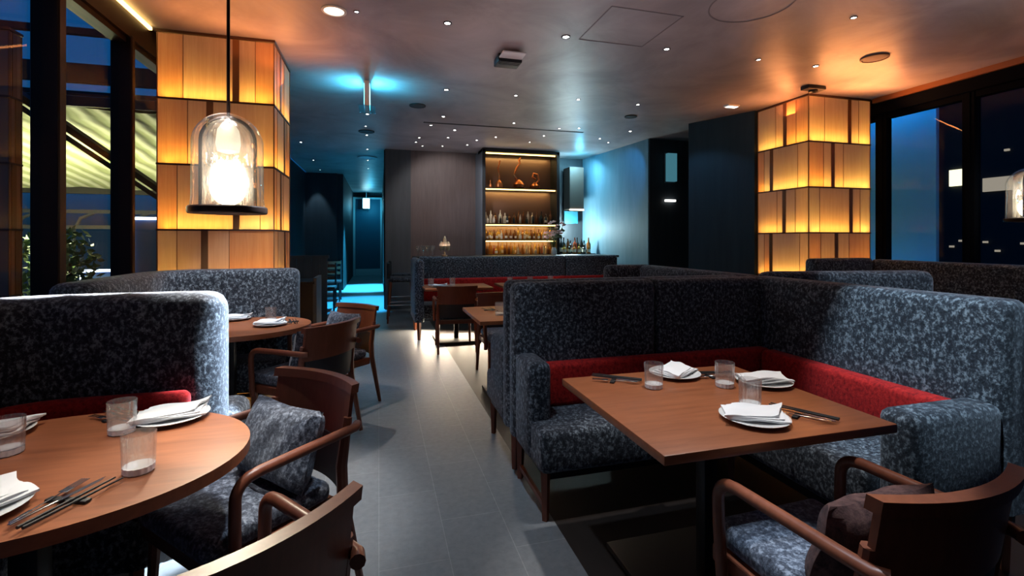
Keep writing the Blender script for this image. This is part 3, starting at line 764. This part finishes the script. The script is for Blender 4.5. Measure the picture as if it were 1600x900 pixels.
# flowers in a vase on the counter
rnd = random.Random(4)
M['leaf'] = plain('dull leaf', (.05, .09, .03), .6); M['petal'] = plain('pale pink petals', (.55, .35, .33), .6); M['petal_d'] = plain('dusky purple petals', (.16, .05, .12), .6)
def bouquet(loc, label, h, spread, n, petal, sc=1):
    t = thing('flower_vase', label, 'flowers', loc)
    obj('vase', MB().lathe([(.04, 0), (.055, .03), (.05, .10), (.035, .14), (.04, .15)], 24), 'ceramic', t)
    st = MB(); fl = MB(); lf = MB()
    for i in range(n):
        a = rnd.random()*6.28; r = spread*rnd.random()**.6; z = .15+h*(.35+.65*rnd.random())
        tip = (r*math.cos(a), r*math.sin(a), z)
        st.tube([(0, 0, .13), (tip[0]*.4, tip[1]*.4, .13+(z-.13)*.6), tip], .003, 5)
        for j in range(5):
            b = j*1.256; fl.ball((tip[0]+.022*math.cos(b), tip[1]+.022*math.sin(b), z+.008*math.sin(b*2)), .02, .02, .014, 8)
        q = Vector(tip)*.75+Vector((0, 0, .03))
        lf.quad(q, q+Vector((.04*math.cos(a), .04*math.sin(a), .02)), q+Vector((.07*math.cos(a+.3), .07*math.sin(a+.3), 0)), q+Vector((.04*math.cos(a+.6), .04*math.sin(a+.6), -.02)))
    obj('stem', st, 'leaf', t); o = obj('blossom', fl, petal, t); o['kind'] = 'stuff'
    o = obj('foliage', lf, 'leaf', t); o['kind'] = 'stuff'
bouquet((3.22, 8.62, 1.10), 'vase of pale pink blossom on the bar counter before the lit cabinet', .50, .22, 26, 'petal')
# bar glasses and a golden ornament at the left end of the counter
M['gold'] = plain('pale gold', (.85, .62, .38), .25, .7)
t = thing('bar_ornament', 'pale gold leaf shaped ornament on the left end of the bar counter', 'ornament', (1.12, 8.5, 1.10))
obj('base', MB().lathe([(.06, 0), (.06, .02), (.02, .035), (.015, .08)], 20), 'gold', t)
for a, hh in ((-.5, .2), (0, .30), (.55, .2)):
    obj('leaf', MB().ball((.10*math.sin(a)*1.2, 0, .08+hh*.5), .035, .018, hh*.45, 14), 'gold', t)
wg = MB().lathe([(.03, 0), (.03, .003), (.004, .006), (.004, .08), (.02, .10), (.034, .14), (.030, .19)], 16, (0, 0, 0), 0, 0, True, False)
g0 = None
for i in range(8):
    if g0 is None: o = g0 = obj('wine_glass', wg, 'tumbler')
    else: o = g0.copy(); COL.objects.link(o)
    o.location = (.66+(i % 4)*.085, 8.45+.12*(i//4), 1.1005); tag(o, 'stemmed wine glass standing in the cluster on the left end of the bar counter', 'glass', 'wine glasses on the bar counter')
# bar stools
def stool(loc, rz, label):
    t = thing('bar_stool', label, 'stool', loc, rz, 'bar stools')
    obj('seat', MB().box(-.2, .2, -.2, .2, .68, .76, .03, 3), 'velvet', t)
    for sx in (-1, 1):
        for sy in (-1, 1):
            obj('leg', MB().tube([(sx*.22, sy*.22, 0), (sx*.18, sy*.18, .69)], .02, 6, True, [.015, .022]), 'chair', t)
    obj('backrest', MB().slab([(-.2, -.2), (.2, -.2)], .05, .74, 1.0, .02, .02), 'leather', t)
    obj('foot_rail', MB().tube([(-.21, .21, .25), (.21, .21, .25)], .01, 8).tube([(-.21, -.21, .25), (.21, -.21, .25)], .01, 8).tube([(-.21, -.21, .3), (-.21, .21, .3)], .01, 8).tube([(.21, -.21, .3), (.21, .21, .3)], .01, 8), 'steel', t)
    return t
s0 = stool((.40, 9.25, 0), -PI/2, 'dark high bar stool at the corridor end of the bar, further one')
dup(s0, (.36, 8.45, 0), -PI/2, 'dark high bar stool at the left end of the bar counter, nearer one')
# service station left of the aisle
t = thing('service_station', 'dark panelled service cabinet beside the lantern column on the left of the aisle', 'cabinet', (-1.05, 6.4, 0))
obj('body', B(-1.36, -.74, 6.0, 6.5, 0, .88), 'black', t, False, True)
obj('worktop', B(-1.38, -.72, 5.98, 6.52, .88, .91, .004, 1), 'metal_dark', t, True, True)
obj('side_panel', B(-.738, -.70, 6.0, 6.5, .02, .95), 'wall_panel', t, False, True)
bouquet((-1.25, 6.2, .91), 'vase of dusky purple flowers on the dark service cabinet left of the aisle', .30, .12, 14, 'petal_d')
t = thing('screen_partition', 'tall grey slatted partition behind the service cabinet', 'partition', (-1.3, 8.3, 0))
pn = MB()
for k in range(8): pn.box(-1.72+k*.115, -1.72+k*.115+.105, 8.3, 8.34, .04, 1.09)
obj('panel', pn, 'wall_panel', t, False, True)
obj('top_rail', B(-1.75, -.78, 8.28, 8.36, 1.09, 1.14), 'wall_panel', t, False, True)
obj('base_rail', B(-1.75, -.78, 8.28, 8.36, 0, .05), 'wall_panel', t, False, True)
for i, y in enumerate((10.2, 11.6)):
    t = thing('side_chair', ('nearer ' if i == 0 else 'farther ')+'dark side chair with slatted back far down the left of the aisle', 'chair', (-1.05, y, 0), PI)
    obj('seat', B(-.22, .22, -.22, .22, .41, .47, .015, 2), 'velvet_brown', t)
    for sx in (-1, 1):
        obj('leg', MB().tube([(sx*.2, .2, 0), (sx*.2, .2, .42)], .018, 6), 'black', t)
        obj('leg', MB().tube([(sx*.2, -.2, 0), (sx*.2, -.2, .45), (sx*.2, -.25, .92)], .018, 6), 'black', t)
    for z in (.62, .74, .86): obj('back_slat', B(-.2, .2, -.245, -.22, z-.03, z+.03), 'chair', t, False)

# ------------------------------------------------------------------ ceiling fittings
dl0 = None
def downlight(x, y, r=.016, sc=1):
    global dl0
    g = 'tiny ceiling downlights'
    if dl0 is None:
        dl0 = t = thing('downlight', 'tiny white downlight set in the dark plaster ceiling', 'light', (x, y, ZC), 0, g)
        obj('trim_ring', MB().lathe([(.018, 0), (.028, 0), (.028, -.005), (.019, -.006), (.018, 0)], 20, (0, 0, -.0005), 0, 0, False, False), 'metal_dark', t)
        obj('lens', MB().lathe([(.001, -.003), (.0178, -.003), (.0178, -.0015)], 16, (0, 0, 0), 0, 0, False, False), 'star', t)
    else:
        t = dup(dl0, (x, y, ZC), 0, None, g)
    t.scale = (sc, sc, 1)
    return t

DL = [(0.55, 3.99, 1.3), (-0.17, 3.98, 0.8), (1.6, 3.98, 1.5), (2.62, 3.98, 1.2), (3.71, 3.01, 1), (0.78, 5.77, 1.3), (1.65, 5.77, 1), (2.47, 5.72, 1.1), (3.33, 5.72, 1), (3.66, 3.97, 1), (4.37, 3.96, 1.2), (-0.16, 7.19, 1.1), (-0.2, 7.97, 0.8), (-0.2, 8.65, 1), (-0.22, 10.0, 1), (0.91, 7.04, 1.2), (0.79, 7.62, 1), (1.2, 7.86, 1.2), (2.01, 7.14, 1), (3.12, 7.19, 1), (0.69, 8.62, 1), (0.66, 9.03, 1), (1.98, 8.21, 1), (2.76, 7.88, 1), (1.71, 8.56, 1), (1.18, 8.48, 1), (1.62, 9.02, 1), (4.03, 7.17, 1.2), (-1.39, 9.6, 1.2), (4.1, 8.1, 1), (3.8, 7.84, 1), (-1.43, 11.69, 1), (-1.46, 13.26, 1), (0.81, 9.37, 0.9), (1.18, 9.27, 0.9), (2.69, 8.47, 0.9), (2.82, 7.3, 1), (-0.24, 11.38, 1), (-0.26, 12.71, 1)]
for x, y, sc in DL: downlight(x, y, sc=sc)

t = thing('ceiling_lamp', 'large round warm recessed lamp in the ceiling right of the pendant rod', 'light', (-.34, 4.01, ZC))
obj('trim_ring', MB().lathe([(.075, 0), (.095, 0), (.095, -.008), (.076, -.01), (.075, 0)], 32, (0, 0, -.0005), 0, 0, False, False), 'white_paint', t)
obj('lens', MB().lathe([(.001, -.006), (.0745, -.006), (.0745, -.002)], 32, (0, 0, 0), 0, 0, False, False), emit('warm lens', (1, .82, .62), 2.6), t)
tag(obj('ceiling_vent', B(.66, 3.31, 7.44, 7.49, ZC-.006, ZC-.0005), 'black'), 'long black slot diffuser across the ceiling before the bar', 'vent')
def speaker(x, y, r, label, mat='black'):
    t = thing('ceiling_speaker', label, 'speaker', (x, y, ZC))
    obj('grille', MB().lathe([(.001, -.012), (r*.86, -.010), (r*.88, -.001)], 28, (0, 0, 0), 0, 0, False, False), mat, t)
    obj('trim_ring', MB().lathe([(r*.88, -.001), (r*.88, -.014), (r, -.012), (r, -.001), (r*.88, -.001)], 28, (0, 0, 0), 0, 0, False, False), mat, t)
speaker(.50, 6.55, .11, 'black round ceiling speaker right of the cyan exit sign')
M['brownspk'] = plain('brown grille', (.16, .075, .045), .6)
speaker(4.73, 3.62, .12, 'brown round ceiling speaker in the orange glow at right', 'brownspk')
speaker(3.55, 6.3, .09, 'small dark ceiling speaker toward the blue wall')
speaker(-.2, 8.35, .13, 'dark round ceiling vent in the row of lights over the aisle')
speaker(-.24, 11.0, .2, 'blue lit round vent over the far end of the aisle', 'white_paint')
speaker(2.03, 2.70, .10, 'black round ceiling speaker at the top edge of the picture')
t = thing('ceiling_unit', 'small dark air outlet unit hanging under the ceiling above the near booth', 'vent', (1.23, 4.59, ZC))
obj('body', MB().box(-.12, .12, -.10, .10, -.075, -.001, .01, 2), 'metal_dark', t)
gm = MB()
for k in range(5): gm.box(-.10, .10, -.10+.02*k-.003, -.10+.02*k+.006, -.082, -.074)
obj('grille', gm, 'metal_dark', t)
obj('flap', MB().box(-.115, .115, -.26, -.10, -.05, -.035, .005, 1), 'white_paint', t)
M['hatch'] = plain('hatch seam', (.17, .15, .155), .6)
t = thing('access_panel', 'faint square access panel outlined in the ceiling', 'panel', (2.05, 3.68, ZC))
fr = MB()
for a in ((-.32, .32, -.32, -.312), (-.32, .32, .312, .32), (-.32, -.312, -.32, .32), (.312, .32, -.32, .32)): fr.box(a[0], a[1], a[2], a[3], -.0035, -.0005)
obj('frame', fr, 'hatch', t, False)
tag(obj('ceiling_ring', MB().lathe([(.30, -.003), (.305, -.0035), (.31, -.003), (.31, -.0005), (.30, -.0005)], 48, (2.75, 3.05, ZC), 0, 0, False, False), 'hatch'), 'faint round outline in the ceiling right of the access panel', 'panel')
t = thing('ceiling_light', 'short bright rectangular light in the ceiling before the right lantern column', 'light', (4.57, 5.43, ZC))
obj('housing', B(-.09, .09, -.05, .05, -.02, -.0005), 'white_paint', t, False); obj('lens', B(-.075, .075, -.035, .035, -.024, -.02), emit('em light', (1, .9, .8), 3), t, False)
t = thing('spot_fitting', 'dark recessed spotlight housing on the ceiling at the top of the right lantern column', 'light', (4.93, 4.50, ZC))
obj('housing', MB().box(-.13, .13, -.06, .06, -.045, -.001, .01, 2), 'black', t); obj('bezel', MB().lathe([(.03, -.03), (.05, -.045), (.05, 0)], 20, (0, 0, -.02), 0, 0, False, False), 'metal_dark', t)
# hanging exit sign seen edge on
t = thing('exit_sign', 'slim white exit sign hung edge on from the ceiling, casting cyan light both ways', 'sign', (-.13, 5.78, ZC))
obj('housing', MB().box(-.028, .028, -.17, .17, -.30, -.02, .005, 2), 'white_paint', t)
obj('bracket', MB().box(-.012, .012, -.05, .05, -.021, -.0005), 'white_paint', t)
for s in (-1, 1): obj('sign_face', B(min(s*.0285, s*.0315), max(s*.0285, s*.0315), -.155, .155, -.27, -.05), 'cyan_face', t, False)
obj('lower_frame', MB().box(-.09, .09, -.17, .17, -.305, -.295), thin_glass('sign frame glass', (.8, .95, 1), .1, .2), t)
t = thing('exit_sign', 'bright cyan white exit sign glowing above the blue door at the end of the corridor', 'sign', (-.46, 19.0, 2.76))
obj('housing', MB().box(-.13, .13, -.03, .03, -.2, .2, .01, 2), 'white_paint', t)
obj('sign_face', B(-.118, .118, -.034, -.03, -.185, .185), emit('door sign face', (.45, .9, 1), 7), t, False)
obj('bracket', MB().tube([(0, 0, .2), (0, 0, .479)], .012, 8), 'white_paint', t)

t = thing('wall_lamp', 'small cyan lit glass box high in the dark recess of the right wall', 'lamp', (5.05, 7.58, 2.0))
obj('back_plate', B(4.95, 5.17, 7.58, 7.598, 2.42, 2.96), 'wall_panel', t, False, True)
obj('glass_box', B(4.97, 5.15, 7.50, 7.579, 2.44, 2.94), emit('cyan lit glass', (.10, .35, .45), .35), t, False, True)
tag(obj('strip_light', B(4.96, 5.16, 7.55, 7.598, 2.08, 2.115), emit('white strip', (1, .97, .92), 2.5), None, False), 'short white strip light in the dark recess of the right wall', 'light')
# ------------------------------------------------------------------ outside the left windows
struct('floor.002', B(-16, -2.1, -2, 26, -.1, -.02), plain('terrace paving', (.05, .05, .05), .7))
M['canvas'] = None
def canvas():
    m, nt, b = new_mat('pale canvas'); setc(b, (.62, .62, .42), .8)
    w = nt.nodes.new('ShaderNodeTexWave'); w.inputs['Scale'].default_value = 1.2; w.inputs['Distortion'].default_value = 3; w.inputs['Detail'].default_value = 3
    nt.links.new(coords(nt, (1, 1, 1)), w.inputs['Vector'])
    nt.links.new(ramp(nt, w.outputs['Fac'], [(.2, (.42, .44, .24)), (.8, (.75, .74, .55))]), b.inputs['Base Color'])
    bump(nt, b, w.outputs['Fac'], .6, .1); return m
M['canvas'] = canvas()
t = thing('canopy', 'pale canvas terrace canopy lit from below outside the left windows', 'canopy', (-4.5, 8.5, 0))
cm = MB(); n = 18; rows = []
for i in range(n+1):
    r = []
    for j in range(n+1):
        u, v = i/n, j/n
        x = -9.0+7.0*u; y = 7.0+4.2*v; z = 3.02-.62*v-.05*math.sin(PI*((u*4) % 1))*1
        r.append((cm.bm.verts.new((x, y, z)), cm.bm.verts.new((x, y, z+.03))))
    rows.append(r)
for i in range(n):
    for j in range(n):
        cm.bm.faces.new((rows[i][j][0], rows[i+1][j][0], rows[i+1][j+1][0], rows[i][j+1][0]))
        cm.bm.faces.new((rows[i][j][1], rows[i][j+1][1], rows[i+1][j+1][1], rows[i+1][j][1]))
obj('canvas', cm, 'canvas', t, True, True)
obj('rafter', MB().tube([(-4.08, 6.27, 3.25), (-2.5, 7.80, 1.75)], .055, 4), 'black', t, False, True)
obj('rafter', MB().tube([(-4.08, 6.27, 3.12), (-2.5, 7.80, 1.62)], .03, 4), 'black', t, False, True)
obj('edge_beam', MB().box(-9, -2.2, 6.94, 7.04, 3.0, 3.12), 'black', t, False, True)
obj('edge_beam', MB().box(-9, -2.2, 11.1, 11.2, 2.28, 2.46), 'black', t, False, True)
for x in (-8.8, -2.3):
    obj('post', B(x-.05, x+.05, 11.1, 11.2, -.02, 2.3), 'black', t, False, True)
    obj('post', B(x-.05, x+.05, 6.94, 7.04, -.02, 3.0), 'black', t, False, True)
t = thing('terrace_railing', 'grey terrace railing with curved braces under the canopy outside', 'railing', (-6, 12.2, 0))
obj('top_rail', MB().box(-9, -2.2, 12.2, 12.26, 1.95, 2.03), 'wall_panel', t, False, True)
obj('mid_rail', MB().box(-9, -2.2, 12.2, 12.26, 1.62, 1.70), 'wall_panel', t, False, True)
for x in (-8.2, -7.2, -6.2, -5.2, -4.2, -3.2):
    obj('post', MB().tube([(x, 12.23, -.02), (x, 12.23, 1.6), (x+.12, 12.23, 1.85), (x+.35, 12.23, 1.96)], .035, 6), 'wall_panel', t, True, True)
def shrub(x, y, h, r, label, n=420):
    t = thing('potted_shrub', label, 'plant', (x, y, -.02))
    obj('planter', MB().box(-.22, .22, -.22, .22, 0, .42, .02, 2), 'wall_panel', t)
    obj('stem', MB().tube([(0, 0, .4), (.02, 0, .7), (0, .02, h*.7)], .02, 6), 'ledge', t)
    lf = MB()
    for i in range(n):
        a, b = rnd.random()*6.28, math.acos(rnd.uniform(-1, 1)); rr = r*rnd.random()**.4
        c = Vector((rr*math.sin(b)*math.cos(a), rr*math.sin(b)*math.sin(a), .45+(h-.45)*.5+(h-.45)*.5*math.cos(b)*(rr/r)))
        d1 = Vector((rnd.gauss(0, 1), rnd.gauss(0, 1), rnd.gauss(0, 1))).normalized()*.06
        d2 = d1.cross(Vector((rnd.gauss(0, 1), rnd.gauss(0, 1), rnd.gauss(0, 1)))).normalized()*.028
        lf.quad(c, c+d1+d2, c+d1*2, c+d1-d2)
    o = obj('foliage', lf, 'shrub', t, False); o['kind'] = 'stuff'
M['shrub'] = plain('shrub leaf', (.07, .13, .04), .5)
shrub(-3.75, 7.3, 1.6, .30, 'leafy shrub catching the light between the two left window posts')
shrub(-4.5, 8.1, 1.5, .4, 'darker leafy shrub behind the lit one on the terrace')
shrub(-3.5, 10.2, 1.4, .35, 'leafy shrub beside the glowing frame outside')
M['neon'] = emit('white frame light', (.8, .88, 1), 5)
def lit_frame(loc, w, h, rz, label):
    t = thing('lit_frame', label, 'sign', loc, rz)
    obj('panel', B(-w/2+.02, w/2-.02, .01, .05, 0, h), 'navy', t, False)
    obj('tube', MB().box(-w/2, w/2, -.02, .02, h-.02, h+.02).box(-w/2-.02, -w/2+.02, -.02, .02, 0, h).box(w/2-.02, w/2+.02, -.02, .02, 0, h), 'neon', t, False)
M['navy'] = plain('navy panel', (.02, .05, .14), .5)
lit_frame((-4.05, 9.2, -.02), .95, .92, .2, 'low navy board edged with a white light tube on the terrace')
lit_frame((-3.35, 8.6, -.02), .62, 1.74, .1, 'tall navy board edged with a white light tube beside the lantern column')
t = thing('lamp_post', 'pale teal lit column outside the far left window', 'lamp', (-4.35, 5.9, -.02))
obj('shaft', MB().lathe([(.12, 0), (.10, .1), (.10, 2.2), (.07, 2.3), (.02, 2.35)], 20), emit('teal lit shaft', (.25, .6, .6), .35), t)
obj('base', MB().lathe([(.17, 0), (.17, .08), (.12, .12)], 20), 'wall_panel', t)
# dark bands of the structure above the terrace
t = thing('roof_beams', 'dark steel beams against the blue night sky outside the left windows', 'beams', (-6, 12, 0))
for y, z, h in ((9.0, 4.6, .10), (10.5, 4.25, .35), (12.0, 4.4, .08), (13, 3.55, .5)):
    obj('beam', B(-14, -2.3, y, y+.1, z, z+h), 'black', t, False, True)
for y in (9.05, 12.05): obj('post', B(-2.5, -2.35, y-.05, y+.05, -.02, 4.7), 'black', t, False, True)
obj('post', B(-2.5, -2.35, 10.5, 10.6, -.02, 4.3), 'black', t, False, True); obj('post', B(-2.5, -2.35, 13, 13.1, -.02, 3.6), 'black', t, False, True)
# ------------------------------------------------------------------ outside the right windows
struct('floor.003', B(6.45, 60, -30, 60, -.3, -.1), plain('night ground', (.01, .012, .015), .8))
M['fin'] = plain('blue render', (.06, .42, .75), .7)
fin = MB().box(6.75, 6.80, 4.39, 5.6, -.1, 3.6)
f = tag(obj('blue_fin_wall', fin, 'fin', None, False), 'blue lit fin wall standing just outside the right window', 'wall')
t = thing('office_building', 'dark building with a few lit windows far outside the right window', 'building', (26, 14, -.1))

M['night'] = plain('night facade', (.012, .014, .018), .7)
M['litwin'] = emit('lit office window', (1, .88, .5), 1.5); M['litwin2'] = emit('lit awning window', (1, .8, .6), .28)
obj('body', B(24, 34, 4, 30, -.1, 9), 'night', t, False, True)
obj('window', B(23.9, 24.0, 14.47, 15.04, 3.7, 4.4), 'litwin', t, False, True)
obj('window', B(23.9, 24.0, 12.9, 13.84, 3.35, 3.9), 'litwin2', t, False, True)
for i, (y, z) in enumerate(((13.7, 1.25), (13.3, .9), (12.5, 1.2), (12.1, 1.5), (14.9, 1.05), (14.55, 1.3), (13.0, 4.9))):
    obj('window', B(23.9, 24.0, y, y+.14, z, z+.08), 'litwin2', t, False, True)

# ------------------------------------------------------------------ light
def aim(o, tgt):
    d = Vector(tgt)-Vector(o.location); o.rotation_euler = d.to_track_quat('-Z', 'Y').to_euler()
def spot(name, loc, tgt, power, deg, col=(1, .96, .92), blend=.5, size=.03):
    l = bpy.data.lights.new(name, 'SPOT'); l.energy = power; l.color = col; l.spot_size = math.radians(deg); l.spot_blend = blend; l.shadow_soft_size = size
    o = bpy.data.objects.new(name, l); COL.objects.link(o); o.location = loc; aim(o, tgt); return o
def point(name, loc, power, col, size=.06):
    l = bpy.data.lights.new(name, 'POINT'); l.energy = power; l.color = col; l.shadow_soft_size = size
    o = bpy.data.objects.new(name, l); COL.objects.link(o); o.location = loc; return o
def area(name, loc, tgt, power, col, sx, sy):
    l = bpy.data.lights.new(name, 'AREA'); l.energy = power; l.color = col; l.shape = 'RECTANGLE'; l.size = sx; l.size_y = sy
    o = bpy.data.objects.new(name, l); COL.objects.link(o); o.location = loc; aim(o, tgt); return o
ORANGE = (1, .33, .10); CYAN = (.06, .62, 1); COOL = (.72, .86, 1); WARM = (1, .86, .70)
Z1 = 3.17
# table spots
spot('spot table right', (1.35, 1.75, Z1), (1.32, 1.66, .75), 120, 36, (1, .95, .90))
spot('spot booth right', (1.6, 1.2, Z1), (2.48, 1.55, .78), 330, 29, (.66, .86, 1))
spot('spot oval table', (-.80, 1.5, Z1), (-.88, 1.62, .75), 95, 32, (1, .93, .86))
spot('spot oval table end', (-.1, 2.05, Z1), (-.44, 1.85, .75), 230, 15, (1, .95, .9))
spot('spot booth end', (.25, 2.85, Z1), (-.71, 2.66, .80), 2200, 13, COOL)
spot('spot middle booth', (-.6, 3.5, Z1), (-1.0, 4.43, .95), 190, 36, COOL)
spot('spot aisle near', (.28, 1.9, Z1), (.3, 1.7, 0), 74, 62, COOL)
spot('spot aisle mid', (.25, 3.98, Z1), (.3, 3.9, 0), 30, 66, (.36, .70, 1))
spot('spot aisle far', (.2, 5.9, Z1), (.1, 5.9, 0), 50, 60, (.14, .52, 1))
spot('spot round booth', (3.3, 1.9, Z1), (3.75, 2.8, 1.05), 110, 34, COOL)
spot('spot bench end', (5.2, 1.9, Z1), (5.6, 2.6, 1.1), 60, 16, (.6, 1, .9))
for bx, by in ((-1.46, 2.62), (-1.24, 2.69), (-1.0, 2.70), (-.78, 2.70)): spot('spot booth top', (bx, by+.02, Z1), (bx, by, 1.15), 2600, 8, (1, .93, .88), .5, .02)  # narrow spots added to whiten the booth top, no fittings
spot('corridor wall scallop', (-1.6, 13.6, 3.1), (-1.6, 13.9, 1.2), 40, 50, (.5, .8, 1))
spot('spot middle table', (-.9, 3.98, Z1), (-.85, 4.0, .75), 85, 54, (1, .9, .82))
spot('spot square table', (1.1, 4.2, Z1), (1.15, 4.15, .75), 80, 30, (1, .82, .60))
spot('spot far table', (.9, 6.6, Z1), (.9, 6.75, .75), 26, 30, (1, .88, .75))
spot('spot far booth', (1.9, 6.9, Z1), (1.9, 7.5, 1.0), 40, 80, COOL)
spot('spot front chair', (1.05, .9, Z1), (1.13, .98, .45), 240, 15, COOL)
area('under booth glow', (1.25, 7.2, .24), (1.05, 6.75, 0), 44, (1, .80, .58), 1.6, .12)
spot('far floor spot', (.45, 6.2, 3.1), (.62, 6.2, 0), 120, 13, (1, .84, .66))
# bodiless upward lamps added to brighten the ceiling
area('ceiling wash', (1.6, 3.6, 2.3), (1.6, 3.6, 3.2), 5.5, (.95, .70, .78), 2.5, 3.0)
area('ceiling wash', (3.4, 1.6, 2.3), (3.4, 1.6, 3.2), 9, (1, .82, .86), 2.0, 2.0)
area('bar ceiling wash', (2.0, 8.6, 1.3), (2.0, 8.4, 3.2), 10, (.95, .85, .9), 2.0, .4)
# orange wash on the ceiling at both columns
area('orange left', (-1.2, 4.5, 2.85), (-1.1, 4.3, 3.2), 5, ORANGE, .9, .15)
area('orange left', (-.75, 5.0, 2.75), (-.45, 4.8, 3.2), 3.5, ORANGE, .15, .8)
area('orange left near', (-1.75, 3.0, 2.98), (-1.0, 3.0, 3.2), 3.5, (1, .42, .13), .1, 4)
area('orange right', (5.5, 4.4, 2.85), (5.4, 4.1, 3.2), 15, ORANGE, .9, .15)
area('orange right', (4.95, 5.0, 2.85), (4.6, 5.0, 3.2), 6, ORANGE, .15, .7)
area('orange right near', (5.7, 2.9, 2.95), (5.0, 2.9, 3.2), 1.2, (1, .33, .13), .1, 3.5)
# cyan exit sign light
area('exit glow', (-.19, 5.78, 3.06), (-1.2, 5.9, 3.22), 9, CYAN, .3, .18)
area('exit glow', (-.07, 5.78, 3.06), (1.0, 5.9, 3.22), 9, CYAN, .3, .18)
# corridor
point('corridor cyan', (-.3, 18.6, 2.6), 14, CYAN, .1)
spot('corridor floor', (-.35, 14.5, 3.1), (-.35, 14.5, 0), 3000, 50, (.05, .6, 1))
spot('corridor floor near', (-.35, 11.0, 3.1), (-.35, 11.0, 0), 2200, 56, (.03, .48, 1))
# alcove right of the bar cabinet
area('alcove top', (4.0, 9.2, 3.12), (3.75, 9.8, 1.8), 30, (.35, .80, 1), .5, .1)
point('alcove glow', (4.05, 9.3, 2.95), 9, (.1, .65, 1), .05)
point('back bar glow', (3.95, 9.62, 1.62), 70, (.72, .98, 1), .05)
spot('blue wall wash', (3.9, 7.6, 3.1), (4.55, 8.2, 2.6), 22, 70, (.02, .42, 1))
spot('blue wall wash', (3.7, 6.3, 3.1), (4.9, 6.0, 1.6), 14, 70, (.2, .55, 1))
spot('wood wall wash', (1.2, 7.9, 3.15), (1.35, 9.95, 1.9), 60, 70, (1, .92, .9))
spot('wood wall edge', (1.9, 8.7, 3.15), (1.9, 9.6, 1.6), 12, 60, (.6, .8, 1))
# shelf lamps
for z in (1.37, 1.69, 2.40, 3.10):
    area('shelf lamp', ((CX0+CX1)/2, CY1-.09, z-.03), ((CX0+CX1)/2, CY1-.03, z-.35), 3.2 if z > 2 else 4.2, (1, .66, .22), CX1-CX0-.1, .03)
# pendant
spot('pendant side glow', (-.752, 2.79, 1.80), (-.40, 1.55, .75), 190, 44, (1, .96, .92), .7, .06)
point('pendant bulb', (-.752, 2.79, 1.86), 8, (1, .90, .80), .05)
point('pendant bulb', (6.0, 3.10, 1.88), 8, (1, .95, .88), .05)
spot('pendant downlight', (-.752, 2.79, 1.53), (-.80, 2.66, 0), 60, 74, (1, .95, .90), .4, .08)
# outside
point('terrace lamp', (-4.6, 8.4, 1.7), 130, (1, .92, .45), .15)
point('terrace lamp', (-6.2, 9.5, 1.5), 90, (1, .92, .5), .15)
point('terrace lamp', (-3.0, 9.6, 1.3), 45, (1, .9, .5), .15)
area('fin light', (6.5, 4.9, 3.5), (6.75, 4.9, 1.6), 8, (.01, .50, .9), 1.2, .1)
area('fin light', (6.5, 4.9, .2), (6.75, 4.9, 1.6), 9, (.01, .50, .9), 1.2, .1)
w = bpy.data.worlds.new('night'); SC.world = w; w.use_nodes = True
nt = w.node_tree; bg = nt.nodes['Background']
g = nt.nodes.new('ShaderNodeTexCoord'); sp = nt.nodes.new('ShaderNodeSeparateXYZ')
nt.links.new(g.outputs['Generated'], sp.inputs[0])
nt.links.new(ramp(nt, sp.outputs['Z'], [(.02, (.010, .03, .05)), (.12, (.006, .09, .26)), (.6, (.006, .085, .30))]), bg.inputs['Color'])
bg.inputs['Strength'].default_value = .55

# ------------------------------------------------------------------ camera
cam = bpy.data.cameras.new('camera'); co = bpy.data.objects.new('camera', cam); COL.objects.link(co)
co.location = (0, 0, 1.4); co.rotation_euler = (PI/2, 0, -math.radians(15.5))
cam.sensor_width = 36; cam.lens = 750/1600*36; cam.shift_y = -76/1600; cam.clip_start = .02; cam.clip_end = 300
SC.camera = co
vs = SC.view_settings
vs.view_transform = 'Standard'; vs.look = 'None'; vs.gamma = 1; vs.use_curve_mapping = False; vs.exposure = .4
SC.cycles.use_denoising = True
SC.cycles.max_bounces = 8; SC.cycles.transparent_max_bounces = 16
SC.cycles.sample_clamp_indirect = 4
